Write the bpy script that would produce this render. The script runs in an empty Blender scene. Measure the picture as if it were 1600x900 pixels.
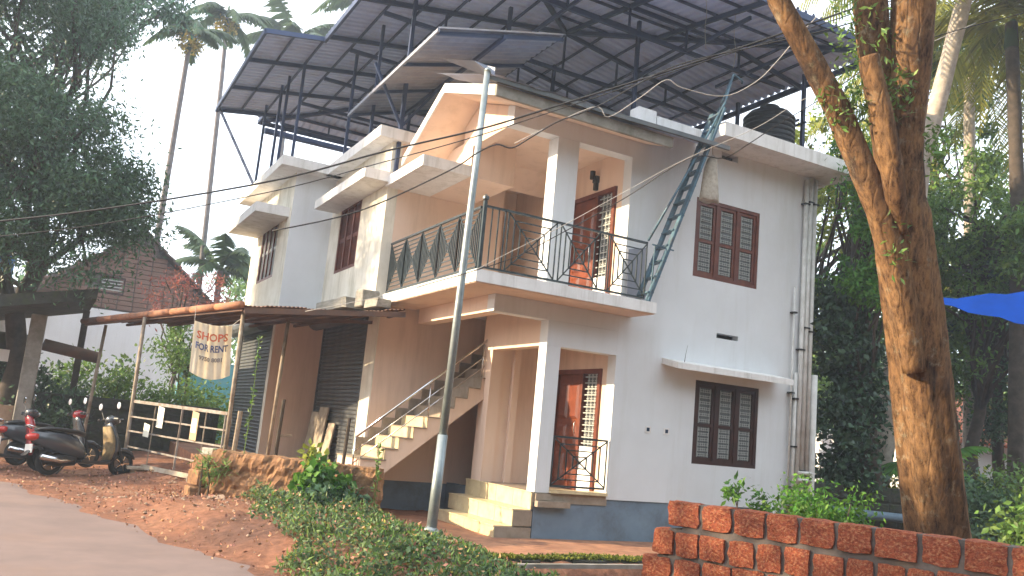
import bpy, bmesh, math, random
import numpy as np
from mathutils import Vector, Matrix
R = math.radians
random.seed(7); rng = np.random.default_rng(7)
S = bpy.context.scene
COL = S.collection

# ------------------------------------------------------------------ camera, sky, sun, exposure
def make_camera():
    cd = bpy.data.cameras.new("camera"); cam = bpy.data.objects.new("camera", cd); COL.objects.link(cam)
    f, pitch, roll, yaw = 1338.2, 0.16754, 0.09387, 0.48667
    cy, sy = math.cos(yaw), math.sin(yaw)
    fw = Vector((sy * math.cos(pitch), cy * math.cos(pitch), math.sin(pitch)))
    r0 = Vector((cy, -sy, 0)); u0 = r0.cross(fw)
    r = math.cos(roll) * r0 + math.sin(roll) * u0
    u = -math.sin(roll) * r0 + math.cos(roll) * u0
    m = Matrix((r, u, -fw)).transposed().to_4x4(); m.translation = (0, 0, 1.4)
    cam.matrix_world = m
    cd.sensor_width = 36; cd.lens = 36 * f / 1600
    cd.clip_start = 0.05; cd.clip_end = 3000
    S.camera = cam
make_camera()

SUN_EL, SUN_AZ = 19.0, 17.0          # azimuth: degrees from -X towards +Y
to_sun = Vector((-math.cos(R(SUN_AZ)) * math.cos(R(SUN_EL)), math.sin(R(SUN_AZ)) * math.cos(R(SUN_EL)), math.sin(R(SUN_EL))))
w = bpy.data.worlds.new("World"); S.world = w; w.use_nodes = True
nt = w.node_tree; bg = nt.nodes["Background"]
sky = nt.nodes.new("ShaderNodeTexSky"); sky.sky_type = 'NISHITA'; sky.sun_disc = False
sky.sun_elevation = R(SUN_EL)
sky.sun_rotation = math.atan2(to_sun.x, to_sun.y)
sky.air_density = 1.0; sky.dust_density = 1.5; sky.ozone_density = 1.0; sky.altitude = 0
# thin bright haze veil over the whole blue sky, a little patchy like high cloud
tc = nt.nodes.new("ShaderNodeTexCoord"); nz = nt.nodes.new("ShaderNodeTexNoise"); nz.inputs["Scale"].default_value = 2.2; nz.inputs["Detail"].default_value = 5
nt.links.new(tc.outputs["Generated"], nz.inputs["Vector"])
mr = nt.nodes.new("ShaderNodeMapRange"); mr.inputs[1].default_value = .35; mr.inputs[2].default_value = .65; mr.inputs[3].default_value = .45; mr.inputs[4].default_value = .8
nt.links.new(nz.outputs[0], mr.inputs[0])
mx = nt.nodes.new("ShaderNodeMix"); mx.data_type = 'RGBA'; mx.inputs[7].default_value = (8.6, 9.0, 9.6, 1)
nt.links.new(mr.outputs[0], mx.inputs[0]); nt.links.new(sky.outputs[0], mx.inputs[6]); nt.links.new(mx.outputs[2], bg.inputs[0])
bg.inputs[1].default_value = 0.15
sl = bpy.data.lights.new("sun", 'SUN'); sl.energy = 4.8; sl.angle = R(0.6); sl.color = (1.0, 0.78, 0.50)
so = bpy.data.objects.new("sun", sl); COL.objects.link(so)
so.rotation_euler = to_sun.to_track_quat('Z', 'Y').to_euler()
S.view_settings.view_transform = 'Standard'; S.view_settings.look = 'None'
S.view_settings.exposure = 1.5; S.view_settings.gamma = 1.0
S.cycles.max_bounces = 6; S.cycles.diffuse_bounces = 4; S.cycles.transparent_max_bounces = 8

# ------------------------------------------------------------------ materials
def mat(name, col, col2=None, rough=0.75, scale=4.0, bump=0.0, bscale=None, metal=0.0, dirt=None, dscale=1.2, damt=0.5,
        streak=False, island=0.0, transl=0.0, spec=0.3, contrast=(0.35, 0.65), coord='Object', coat=0.0):
    m = bpy.data.materials.new(name); m.use_nodes = True
    t = m.node_tree; N = t.nodes; L = t.links
    b = N["Principled BSDF"]; b.inputs["Roughness"].default_value = rough; b.inputs["Metallic"].default_value = metal
    b.inputs["Specular IOR Level"].default_value = spec
    if coat: b.inputs["Coat Weight"].default_value = coat
    tc = N.new("ShaderNodeTexCoord"); out = tc.outputs[coord]
    c4 = tuple(col) + (1,)
    cur = None
    if col2:
        n = N.new("ShaderNodeTexNoise"); n.inputs["Scale"].default_value = scale; n.inputs["Detail"].default_value = 6; n.inputs["Roughness"].default_value = .65
        L.new(out, n.inputs["Vector"])
        r = N.new("ShaderNodeValToRGB"); r.color_ramp.elements[0].position = contrast[0]; r.color_ramp.elements[1].position = contrast[1]
        r.color_ramp.elements[0].color = c4; r.color_ramp.elements[1].color = tuple(col2) + (1,)
        L.new(n.outputs[0], r.inputs[0]); cur = r.outputs[0]
    if dirt:
        mp = N.new("ShaderNodeMapping"); L.new(out, mp.inputs[0])
        if streak: mp.inputs["Scale"].default_value = (3.5, 3.5, 0.35)
        n = N.new("ShaderNodeTexNoise"); n.inputs["Scale"].default_value = dscale; n.inputs["Detail"].default_value = 8; n.inputs["Roughness"].default_value = .7
        L.new(mp.outputs[0], n.inputs["Vector"])
        mr = N.new("ShaderNodeMapRange"); mr.inputs[1].default_value = .5; mr.inputs[2].default_value = .75; mr.inputs[3].default_value = 0; mr.inputs[4].default_value = damt
        L.new(n.outputs[0], mr.inputs[0])
        mx = N.new("ShaderNodeMix"); mx.data_type = 'RGBA'; L.new(mr.outputs[0], mx.inputs[0])
        if cur: L.new(cur, mx.inputs[6])
        else: mx.inputs[6].default_value = c4
        mx.inputs[7].default_value = tuple(dirt) + (1,)
        cur = mx.outputs[2]
    if island:
        g = N.new("ShaderNodeNewGeometry"); hs = N.new("ShaderNodeHueSaturation")
        mr = N.new("ShaderNodeMapRange"); mr.inputs[3].default_value = 1 - island; mr.inputs[4].default_value = 1 + island * 1.3
        L.new(g.outputs["Random Per Island"], mr.inputs[0]); L.new(mr.outputs[0], hs.inputs["Value"])
        mr2 = N.new("ShaderNodeMapRange"); mr2.inputs[3].default_value = .5 - .05 * island; mr2.inputs[4].default_value = .5 + .03 * island
        ml = N.new("ShaderNodeMath"); ml.operation = 'FRACT'; ml2 = N.new("ShaderNodeMath"); ml2.operation = 'MULTIPLY'; ml2.inputs[1].default_value = 7.31
        L.new(g.outputs["Random Per Island"], ml2.inputs[0]); L.new(ml2.outputs[0], ml.inputs[0]); L.new(ml.outputs[0], mr2.inputs[0]); L.new(mr2.outputs[0], hs.inputs["Hue"])
        if cur: L.new(cur, hs.inputs["Color"])
        else: hs.inputs["Color"].default_value = c4
        cur = hs.outputs[0]
    if cur: L.new(cur, b.inputs["Base Color"])
    else: b.inputs["Base Color"].default_value = c4
    if bump:
        n = N.new("ShaderNodeTexNoise"); n.inputs["Scale"].default_value = bscale or scale * 6; n.inputs["Detail"].default_value = 8; n.inputs["Roughness"].default_value = .7
        L.new(out, n.inputs["Vector"])
        bp = N.new("ShaderNodeBump"); bp.inputs["Strength"].default_value = min(1, bump * 10); bp.inputs["Distance"].default_value = bump * .3
        L.new(n.outputs[0], bp.inputs["Height"]); L.new(bp.outputs[0], b.inputs["Normal"])
    if transl:
        tr = N.new("ShaderNodeBsdfTranslucent"); ms = N.new("ShaderNodeMixShader"); ms.inputs[0].default_value = transl
        if cur: L.new(cur, tr.inputs[0])
        else: tr.inputs[0].default_value = c4
        L.new(b.outputs[0], ms.inputs[1]); L.new(tr.outputs[0], ms.inputs[2]); L.new(ms.outputs[0], N["Material Output"].inputs[0])
    return m

M = {}
M['white'] = mat('white_paint', (.74, .77, .80), (.64, .66, .68), scale=.6, dirt=(.46, .46, .41), damt=.32, dscale=.9, streak=True, bump=.006, bscale=40, rough=.85, contrast=(.3, .7))
M['white_worn'] = mat('weathered_white_paint', (.80, .77, .68), (.66, .62, .52), scale=2, dirt=(.28, .26, .18), damt=.75, dscale=1.0, streak=True, bump=.01, bscale=30, rough=.9)
M['cream'] = mat('cream_wall', (.77, .60, .49), (.71, .54, .43), scale=.6, dirt=(.34, .24, .17), damt=.35, dscale=.9, streak=True, bump=.005, bscale=40, rough=.85, contrast=(.3, .7))  # cream tone for recess walls, soffits and the gable
M['fascia'] = mat('slab_edge_paint', (.80, .79, .78), (.70, .69, .67), scale=3, dirt=(.34, .32, .27), damt=.6, dscale=1.6, streak=True, bump=.01, rough=.9)
M['plinth'] = mat('blue_grey_plinth_paint', (.19, .26, .33), (.14, .19, .25), scale=1.5, dirt=(.09, .08, .06), damt=.9, dscale=.9, bump=.01, rough=.85)
M['wood'] = mat('red_brown_wood', (.16, .045, .025), (.09, .022, .014), scale=6, rough=.45, bump=.004, spec=.4)
M['wood_dark'] = mat('dark_brown_wood', (.055, .020, .015), (.035, .014, .011), scale=6, rough=.5)
M['door'] = mat('carved_door_wood', (.19, .048, .022), (.10, .026, .014), scale=5, rough=.35, spec=.5)
M['pane'] = mat('frosted_pane', (.15, .165, .17), (.11, .12, .125), scale=7, rough=.25, spec=.5)
M['grille'] = mat('pale_grille_metal', (.36, .38, .37), rough=.5)
M['rail'] = mat('dark_green_railing_paint', (.030, .042, .048), (.065, .08, .085), scale=9, rough=.4, metal=.3)
M['ladder'] = mat('blue_grey_ladder_paint', (.09, .17, .23), (.055, .10, .14), scale=8, rough=.45, metal=.3, dirt=(.12, .06, .03), damt=.6, dscale=6)
M['steel'] = mat('dark_blue_steel', (.04, .06, .13), (.055, .075, .14), scale=5, rough=.5, metal=.3)
M['sheet'] = mat('roof_sheet_underside', (.52, .60, .80), (.44, .52, .72), scale=1.5, rough=.6, metal=0, spec=.4, dirt=(.34, .28, .28), damt=.5, dscale=2)
M['sheet_gal'] = mat('galvanised_sheet', (.28, .30, .36), (.21, .23, .29), scale=4, rough=.5, metal=.2, dirt=(.25, .20, .18), damt=.5, dscale=3)
M['galv'] = mat('galvanised_pole', (.30, .34, .35), (.22, .26, .27), scale=10, rough=.45, metal=.5, spec=.5)
M['shutter'] = mat('dark_shutter_steel', (.125, .135, .145), (.09, .098, .106), scale=3, rough=.5, metal=.3, dirt=(.20, .17, .14), damt=.6, dscale=1.3)
M['laterite'] = mat('laterite_block', (.46, .125, .055), (.23, .055, .03), scale=8, rough=.95, bump=.14, bscale=14, dirt=(.66, .36, .18), damt=.9, dscale=13, contrast=(.3, .6))
M['laterite_old'] = mat('weathered_laterite', (.36, .20, .10), (.18, .095, .055), scale=5, rough=.95, bump=.10, bscale=14, dirt=(.10, .085, .05), damt=.9, dscale=3)
M['mortar'] = mat('grey_mortar', (.13, .11, .10), (.08, .07, .065), scale=8, rough=.95, bump=.05, bscale=30)
M['mossy'] = mat('mossy_dark_masonry', (.075, .07, .06), (.035, .04, .03), scale=4, rough=.95, bump=.06, bscale=12, dirt=(.07, .09, .03), damt=.8, dscale=3)
M['asphalt'] = mat('dusty_asphalt', (.23, .165, .145), (.165, .12, .108), scale=1.3, rough=.93, bump=.035, bscale=90, dirt=(.25, .16, .12), damt=.75, dscale=.5, contrast=(.3, .7))
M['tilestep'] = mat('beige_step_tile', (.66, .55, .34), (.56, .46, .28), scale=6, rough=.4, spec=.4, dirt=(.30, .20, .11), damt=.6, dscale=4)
M['tileshade'] = mat('shaded_step_tile', (.34, .28, .22), (.26, .21, .16), scale=6, rough=.5, dirt=(.14, .09, .05), damt=.5, dscale=5)  # darker copy of the step tile, shade is put into its colour
M['paving'] = mat('red_earth_paving', (.40, .20, .115), (.24, .115, .07), scale=4, rough=.9, bump=.03, bscale=30, dirt=(.13, .085, .055), damt=.9, dscale=2.2)
M['moss'] = mat('green_moss', (.16, .18, .03), (.08, .10, .02), scale=14, rough=1, bump=.04, bscale=40)
M['concrete'] = mat('grey_concrete', (.33, .31, .28), (.22, .21, .18), scale=4, rough=.95, bump=.02, dirt=(.10, .10, .07), damt=.7, dscale=3)
M['stone'] = mat('brown_stone', (.36, .26, .19), (.24, .16, .11), scale=5, rough=.95, bump=.06, bscale=12)
M['bark'] = None
M['bark_dark'] = mat('dark_bark', (.09, .07, .055), (.05, .04, .03), scale=6, rough=.95, bump=.05, bscale=20)
M['palm_bark'] = mat('pale_palm_bark', (.46, .40, .34), (.30, .26, .22), scale=7, rough=.9, bump=.03, bscale=25)
M['areca_bark'] = mat('areca_palm_bark', (.20, .18, .175), (.12, .11, .11), scale=7, rough=.9)
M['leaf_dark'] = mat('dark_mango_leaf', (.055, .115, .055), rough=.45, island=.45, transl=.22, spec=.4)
M['leaf_mid'] = mat('mid_green_leaf', (.11, .20, .045), rough=.5, island=.45, transl=.35, spec=.35)
M['leaf_light'] = mat('yellow_green_leaf', (.24, .29, .05), rough=.5, island=.45, transl=.45, spec=.3)  # sunlit look of the foliage is put into this leaf colour
M['leaf_fresh'] = mat('fresh_green_leaf', (.08, .20, .03), rough=.5, island=.4, transl=.45, spec=.3)
M['leaf_ivy'] = mat('dark_ivy_leaf', (.036, .075, .038), rough=.5, island=.5, transl=.12, spec=.4)
M['leaf_ground'] = mat('ground_cover_leaf', (.10, .155, .075), rough=.6, island=.5, transl=.3, spec=.25)
M['leaf_gy'] = mat('dry_yellow_leaf', (.30, .25, .05), rough=.6, island=.4, transl=.4)
M['leaf_red'] = mat('reddish_twig_leaf', (.28, .10, .07), rough=.6, island=.4, transl=.3)
M['frond'] = mat('palm_frond', (.06, .10, .035), rough=.5, island=.3, transl=.35, spec=.35)
M['frond_y'] = mat('yellowing_palm_frond', (.24, .25, .05), rough=.5, island=.3, transl=.45, spec=.3)
M['black'] = mat('black_plastic', (.018, .018, .02), rough=.4, spec=.5)
M['tyre'] = mat('black_rubber', (.02, .02, .02), rough=.85)
M['scootgrey'] = mat('dark_grey_body_paint', (.035, .04, .05), rough=.25, spec=.6, coat=.4)
M['red'] = mat('red_body_paint', (.32, .015, .02), rough=.25, spec=.6, coat=.4)
M['chrome'] = mat('chrome', (.6, .6, .6), rough=.2, metal=1)
M['mirror'] = mat('mirror_glass', (.75, .78, .8), rough=.1, metal=1)
M['mat_gold'] = mat('golden_leg_shield_cover', (.24, .17, .08), (.12, .085, .045), scale=9, rough=.7)
M['lightglass'] = mat('clear_lamp_lens', (.6, .6, .6), rough=.15, spec=.6)
M['redlens'] = mat('red_lamp_lens', (.45, .03, .02), rough=.2, spec=.6)
M['plate'] = mat('white_number_plate', (.7, .7, .68), rough=.5)
M['cloth'] = mat('faded_banner_cloth', (.82, .74, .58), (.72, .62, .46), scale=5, rough=.95, transl=.3)
M['redink'] = mat('faded_red_ink', (.62, .17, .09), rough=.9)
M['blueink'] = mat('faded_blue_ink', (.10, .12, .22), rough=.9)
M['greyink'] = mat('faded_grey_ink', (.28, .25, .22), rough=.9)
M['paper'] = mat('paper', (.78, .76, .64), rough=.9)
M['paperbrown'] = mat('brown_card', (.46, .33, .21), rough=.9)
M['gate'] = mat('rusty_pale_gate_paint', (.27, .26, .245), (.17, .13, .10), scale=9, rough=.7, metal=.1)
M['postold'] = mat('weathered_post_metal', (.36, .31, .24), (.20, .15, .11), scale=6, rough=.8)
M['rust'] = mat('rusty_ridge_sheet', (.42, .18, .09), (.22, .12, .08), scale=5, rough=.85, dirt=(.14, .11, .09), damt=.9, dscale=3)
M['rustdark'] = mat('dark_rusty_sheet', (.10, .07, .06), (.16, .09, .06), scale=3, rough=.85)
M['bluewall'] = mat('faded_blue_paint', (.10, .33, .45), (.16, .42, .50), scale=5, rough=.8, dirt=(.30, .32, .28), damt=.8, dscale=4)
M['bluetarp'] = mat('blue_tarpaulin', (.001, .026, .20), (.001, .020, .15), scale=3, rough=.85, spec=.08)
M['bluebarrel'] = mat('blue_barrel_plastic', (.02, .12, .32), rough=.5)
M['brick'] = mat('red_clay_brick', (.21, .13, .10), (.16, .10, .08), scale=6, rough=.9, bump=.02)
M['rooftile'] = mat('dark_roof_tile', (.10, .07, .055), (.06, .05, .045), scale=5, rough=.9, dirt=(.20, .12, .08), damt=.5, dscale=4)
M['redtile'] = mat('orange_roof_tile', (.50, .16, .07), (.38, .11, .05), scale=5, rough=.85)
M['pipe'] = mat('pale_pvc_pipe', (.70, .70, .68), (.56, .55, .52), scale=6, rough=.6, dirt=(.34, .31, .27), damt=.5, dscale=4)
M['pipeblue'] = mat('blue_grey_pvc_pipe', (.16, .24, .32), (.12, .17, .22), scale=4, rough=.5)
M['cable'] = mat('black_cable', (.03, .03, .032), rough=.6)
M['cable_pale'] = mat('pale_cable', (.38, .37, .36), rough=.6)
M['tank'] = mat('black_tank_plastic', (.022, .024, .03), rough=.45, spec=.4)
M['sack'] = mat('pale_sack_cloth', (.48, .43, .36), (.32, .28, .23), scale=12, rough=.95, bump=.02)
M['board'] = mat('grey_board', (.27, .28, .33), rough=.6)
M['lamp'] = mat('dark_lamp_fitting', (.03, .03, .03), rough=.5)
M['debris'] = mat('dry_leaf_litter', (.30, .17, .10), rough=.9, island=.6)
M['socket'] = mat('dark_blue_socket', (.01, .03, .07), rough=.5)
M['hole'] = mat('dark_recess', (.03, .03, .03), rough=1)
M['plank'] = mat('weathered_plank', (.46, .40, .32), (.30, .24, .18), scale=5, rough=.9)

def earth_material():
    m = bpy.data.materials.new('red_earth'); m.use_nodes = True
    t = m.node_tree; N = t.nodes; L = t.links; b = N["Principled BSDF"]; b.inputs["Roughness"].default_value = .95; b.inputs["Specular IOR Level"].default_value = .15
    tc = N.new("ShaderNodeTexCoord")
    n1 = N.new("ShaderNodeTexNoise"); n1.inputs["Scale"].default_value = .8; n1.inputs["Detail"].default_value = 8
    n2 = N.new("ShaderNodeTexNoise"); n2.inputs["Scale"].default_value = 9; n2.inputs["Detail"].default_value = 10; n2.inputs["Roughness"].default_value = .8
    for n in (n1, n2): L.new(tc.outputs["Object"], n.inputs["Vector"])
    r1 = N.new("ShaderNodeValToRGB"); e = r1.color_ramp.elements; e[0].position = .3; e[1].position = .7
    e[0].color = (.15, .085, .065, 1); e[1].color = (.34, .19, .12, 1)
    x = e.new(.5); x.color = (.28, .135, .085, 1)
    L.new(n1.outputs[0], r1.inputs[0])
    r2 = N.new("ShaderNodeValToRGB"); e = r2.color_ramp.elements; e[0].position = .38; e[1].position = .62; e[0].color = (.45, .42, .4, 1); e[1].color = (1.15, 1.1, 1.05, 1)
    L.new(n2.outputs[0], r2.inputs[0])
    mx = N.new("ShaderNodeMix"); mx.data_type = 'RGBA'; mx.blend_type = 'MULTIPLY'; mx.inputs[0].default_value = .8
    L.new(r1.outputs[0], mx.inputs[6]); L.new(r2.outputs[0], mx.inputs[7]); L.new(mx.outputs[2], b.inputs["Base Color"])
    bp = N.new("ShaderNodeBump"); bp.inputs["Strength"].default_value = .8; bp.inputs["Distance"].default_value = .03
    L.new(n2.outputs[0], bp.inputs["Height"]); L.new(bp.outputs[0], b.inputs["Normal"])
    return m
M['earth'] = earth_material()
def bark_material():
    m = bpy.data.materials.new('orange_brown_bark'); m.use_nodes = True
    t = m.node_tree; N = t.nodes; L = t.links; b = N["Principled BSDF"]; b.inputs["Roughness"].default_value = .95; b.inputs["Specular IOR Level"].default_value = .15
    tc = N.new("ShaderNodeTexCoord"); mp = N.new("ShaderNodeMapping"); mp.inputs["Scale"].default_value = (1, 1, .28); L.new(tc.outputs["Object"], mp.inputs[0])
    def noise(sc, det, src, ro=.7):
        n = N.new("ShaderNodeTexNoise"); n.inputs["Scale"].default_value = sc; n.inputs["Detail"].default_value = det; n.inputs["Roughness"].default_value = ro; L.new(src, n.inputs["Vector"]); return n.outputs[0]
    def ramp(src, stops):
        r = N.new("ShaderNodeValToRGB"); e = r.color_ramp.elements; e[0].position = stops[0][0]; e[0].color = (*stops[0][1], 1); e[1].position = stops[-1][0]; e[1].color = (*stops[-1][1], 1)
        for p, c in stops[1:-1]: x = e.new(p); x.color = (*c, 1)
        L.new(src, r.inputs[0]); return r.outputs[0]
    big = noise(2.2, 4, mp.outputs[0]); fine = noise(22, 10, mp.outputs[0], .8); patch = noise(5, 8, tc.outputs["Object"], .75)
    c1 = ramp(big, [(.34, (.048, .031, .022)), (.45, (.130, .074, .037)), (.56, (.20, .118, .058)), (.68, (.070, .046, .032))])
    c2 = ramp(fine, [(.38, (.22, .18, .16)), (.50, (.85, .82, .8)), (.65, (1.35, 1.3, 1.2))])
    mx = N.new("ShaderNodeMix"); mx.data_type = 'RGBA'; mx.blend_type = 'MULTIPLY'; mx.inputs[0].default_value = 1; L.new(c1, mx.inputs[6]); L.new(c2, mx.inputs[7])
    mk = ramp(patch, [(.56, (0, 0, 0)), (.68, (.7, .7, .7))]); m2 = N.new("ShaderNodeMix"); m2.data_type = 'RGBA'; L.new(mk, m2.inputs[0]); L.new(mx.outputs[2], m2.inputs[6])
    lich = ramp(fine, [(.4, (.10, .095, .06)), (.6, (.30, .27, .20))]); L.new(lich, m2.inputs[7]); L.new(m2.outputs[2], b.inputs["Base Color"])
    vo = N.new("ShaderNodeTexVoronoi"); vo.feature = 'DISTANCE_TO_EDGE'; vo.inputs["Scale"].default_value = 9; wp = N.new("ShaderNodeMix"); wp.data_type = 'RGBA'; wp.inputs[0].default_value = .12
    L.new(mp.outputs[0], wp.inputs[6]); nn = N.new("ShaderNodeTexNoise"); nn.inputs["Scale"].default_value = 6; L.new(mp.outputs[0], nn.inputs["Vector"]); L.new(nn.outputs[1], wp.inputs[7]); L.new(wp.outputs[2], vo.inputs["Vector"])
    mr = N.new("ShaderNodeMapRange"); mr.inputs[2].default_value = .12; L.new(vo.outputs[0], mr.inputs[0])
    ad = N.new("ShaderNodeMath"); ad.operation = 'MULTIPLY_ADD'; ad.inputs[1].default_value = .6; L.new(mr.outputs[0], ad.inputs[0]); L.new(fine, ad.inputs[2])
    bp = N.new("ShaderNodeBump"); bp.inputs["Strength"].default_value = 1; bp.inputs["Distance"].default_value = .009; L.new(ad.outputs[0], bp.inputs["Height"]); L.new(bp.outputs[0], b.inputs["Normal"])
    return m
M['bark'] = bark_material()

# ------------------------------------------------------------------ object helpers
BASE = {}
def thing(name, label, cat, loc=(0, 0, 0), rotz=0, group=None, kind=None):
    o = bpy.data.objects.new(name, None); COL.objects.link(o); o.location = loc; o.rotation_euler = (0, 0, rotz)
    o.empty_display_size = .1
    o['label'] = label; o['category'] = cat
    if group: o['group'] = group
    if kind: o['kind'] = kind
    BASE[o.name] = Vector(loc)
    return o
def tag(o, label, cat, group=None, kind=None):
    if label: o['label'] = label
    if cat: o['category'] = cat
    if group: o['group'] = group
    if kind: o['kind'] = kind
    return o
def mesh_of(name, v, f, m, smooth=False):
    me = bpy.data.meshes.new(name); me.from_pydata([tuple(p) for p in v], [], f)
    me.materials.append(m)
    if smooth: me.polygons.foreach_set('use_smooth', [True] * len(me.polygons))
    me.update(); return me
def base_of(parent):
    b = Vector((0, 0, 0))
    while parent is not None:
        b += BASE.get(parent.name, Vector(parent.location)) if parent.type == 'EMPTY' else Vector(parent.location)
        parent = parent.parent
    return b
def place(name, me, parent=None, loc=(0, 0, 0), rot=(0, 0, 0), scale=(1, 1, 1), local=False):
    """loc is in world coordinates unless local"""
    o = bpy.data.objects.new(name, me); COL.objects.link(o)
    if parent is not None:
        o.parent = parent
        o.location = Vector(loc) if local else Vector(loc) - base_of(parent)
    else: o.location = loc
    o.rotation_euler = rot; o.scale = scale
    return o

class MB:
    """collects shapes in world (or thing-local) coordinates, builds ONE mesh object"""
    def __init__(s): s.v = []; s.f = []; s.sm = False
    def add(s, v, f):
        n = len(s.v); s.v += [tuple(p) for p in v]; s.f += [tuple(i + n for i in q) for q in f]; return s
    def box(s, x0, x1, y0, y1, z0, z1):
        v = [(x0, y0, z0), (x1, y0, z0), (x1, y1, z0), (x0, y1, z0), (x0, y0, z1), (x1, y0, z1), (x1, y1, z1), (x0, y1, z1)]
        return s.add(v, [(0, 3, 2, 1), (4, 5, 6, 7), (0, 1, 5, 4), (1, 2, 6, 5), (2, 3, 7, 6), (3, 0, 4, 7)])
    def bar(s, p, q, w, h=None, up=(0, 0, 1)):
        h = h or w; p = Vector(p); q = Vector(q); d = (q - p).normalized(); up = Vector(up)
        if abs(d.dot(up)) > .98: up = Vector((1, 0, 0))
        a = d.cross(up).normalized() * (w / 2); b = a.cross(d).normalized() * (h / 2)
        v = [p - a - b, p + a - b, p + a + b, p - a + b, q - a - b, q + a - b, q + a + b, q - a + b]
        return s.add(v, [(0, 3, 2, 1), (4, 5, 6, 7), (0, 1, 5, 4), (1, 2, 6, 5), (2, 3, 7, 6), (3, 0, 4, 7)])
    def tube(s, pts, rad, n=8, cap=True):
        pts = [Vector(p) for p in pts]; k = len(pts)
        if not hasattr(rad, '__len__'): rad = [rad] * k
        ref = None; base = len(s.v)
        for i, p in enumerate(pts):
            d = (pts[min(i + 1, k - 1)] - pts[max(i - 1, 0)]).normalized()
            if ref is None: ref = d.orthogonal().normalized()
            a = (ref - d * ref.dot(d)).normalized(); ref = a; b = d.cross(a)
            for j in range(n):
                t = 2 * math.pi * j / n; s.v.append(tuple(p + (a * math.cos(t) + b * math.sin(t)) * rad[i]))
        for i in range(k - 1):
            for j in range(n):
                j2 = (j + 1) % n; s.f.append((base + i * n + j, base + i * n + j2, base + (i + 1) * n + j2, base + (i + 1) * n + j))
        if cap: s.f.append(tuple(base + j for j in range(n - 1, -1, -1))); s.f.append(tuple(base + (k - 1) * n + j for j in range(n)))
        return s
    def loft(s, secs, cap=True):
        """secs: list of rings, all with the same number of points"""
        n = len(secs[0]); base = len(s.v)
        for r in secs: s.v += [tuple(p) for p in r]
        for i in range(len(secs) - 1):
            for j in range(n):
                j2 = (j + 1) % n; s.f.append((base + i * n + j, base + i * n + j2, base + (i + 1) * n + j2, base + (i + 1) * n + j))
        if cap: s.f.append(tuple(base + j for j in range(n - 1, -1, -1))); s.f.append(tuple(base + (len(secs) - 1) * n + j for j in range(n)))
        return s
    def prism(s, poly, axis, a0, a1):
        """poly: 2-D outline; axis 'x','y','z' is the extrusion axis"""
        def P(p, a): return {'x': (a, p[0], p[1]), 'y': (p[0], a, p[1]), 'z': (p[0], p[1], a)}[axis]
        return s.loft([[P(p, a0) for p in poly], [P(p, a1) for p in poly]])
    def build(s, name, m, parent=None, smooth=False, local=False, bevel=0, fix=True):
        off = Vector((0, 0, 0)) if local else base_of(parent)
        me = mesh_of(name, [Vector(p) - off for p in s.v], s.f, m, smooth)
        if fix:
            bm = bmesh.new(); bm.from_mesh(me); bmesh.ops.recalc_face_normals(bm, faces=bm.faces)
            if bevel: bmesh.ops.bevel(bm, geom=bm.edges[:], offset=bevel, segments=1, affect='EDGES')
            bm.to_mesh(me); bm.free()
        o = bpy.data.objects.new(name, me); COL.objects.link(o)
        if parent is not None: o.parent = parent
        return o
def B(*a): return MB().box(*a)

def leaf_mesh(name, P, size, m, aspect=.38, droop=.35, fold=.25, nrm_bias=0.0):
    """P: (n,3) points; one folded two-triangle leaf at each"""
    n = len(P); d = rng.normal(size=(n, 3)); d[:, 2] -= droop; d /= np.linalg.norm(d, axis=1)[:, None]
    u = rng.normal(size=(n, 3)); u[:, 2] += nrm_bias; s = np.cross(d, u); s /= np.linalg.norm(s, axis=1)[:, None] + 1e-9; nn = np.cross(s, d)
    L = size * rng.uniform(.6, 1.35, n)[:, None]; W = L * aspect * .5
    v = np.empty((n, 4, 3)); v[:, 0] = P; v[:, 1] = P + d * L * .45 + s * W + nn * W * fold; v[:, 2] = P + d * L; v[:, 3] = P + d * L * .45 - s * W + nn * W * fold
    v = v.reshape(-1, 3); i = np.arange(n)[:, None] * 4
    f = np.concatenate([i + np.array([0, 1, 2]), i + np.array([0, 2, 3])], axis=1).reshape(-1)
    return fast_mesh(name, v, f, 3, m)
def fast_mesh(name, v, loops, k, m):
    me = bpy.data.meshes.new(name); nf = len(loops) // k
    me.vertices.add(len(v)); me.vertices.foreach_set('co', np.asarray(v, dtype=np.float32).reshape(-1))
    me.loops.add(len(loops)); me.loops.foreach_set('vertex_index', np.asarray(loops, dtype=np.int32))
    me.polygons.add(nf); me.polygons.foreach_set('loop_start', np.arange(nf, dtype=np.int32) * k)
    me.materials.append(m); me.update(calc_edges=True); return me

def ballpts(c, r, n, shell=.35):
    d = rng.normal(size=(n, 3)); d /= np.linalg.norm(d, axis=1)[:, None]
    return np.array(c) + d * np.array(r) * (rng.uniform(shell ** 2, 1, n) ** .5)[:, None]
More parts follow.
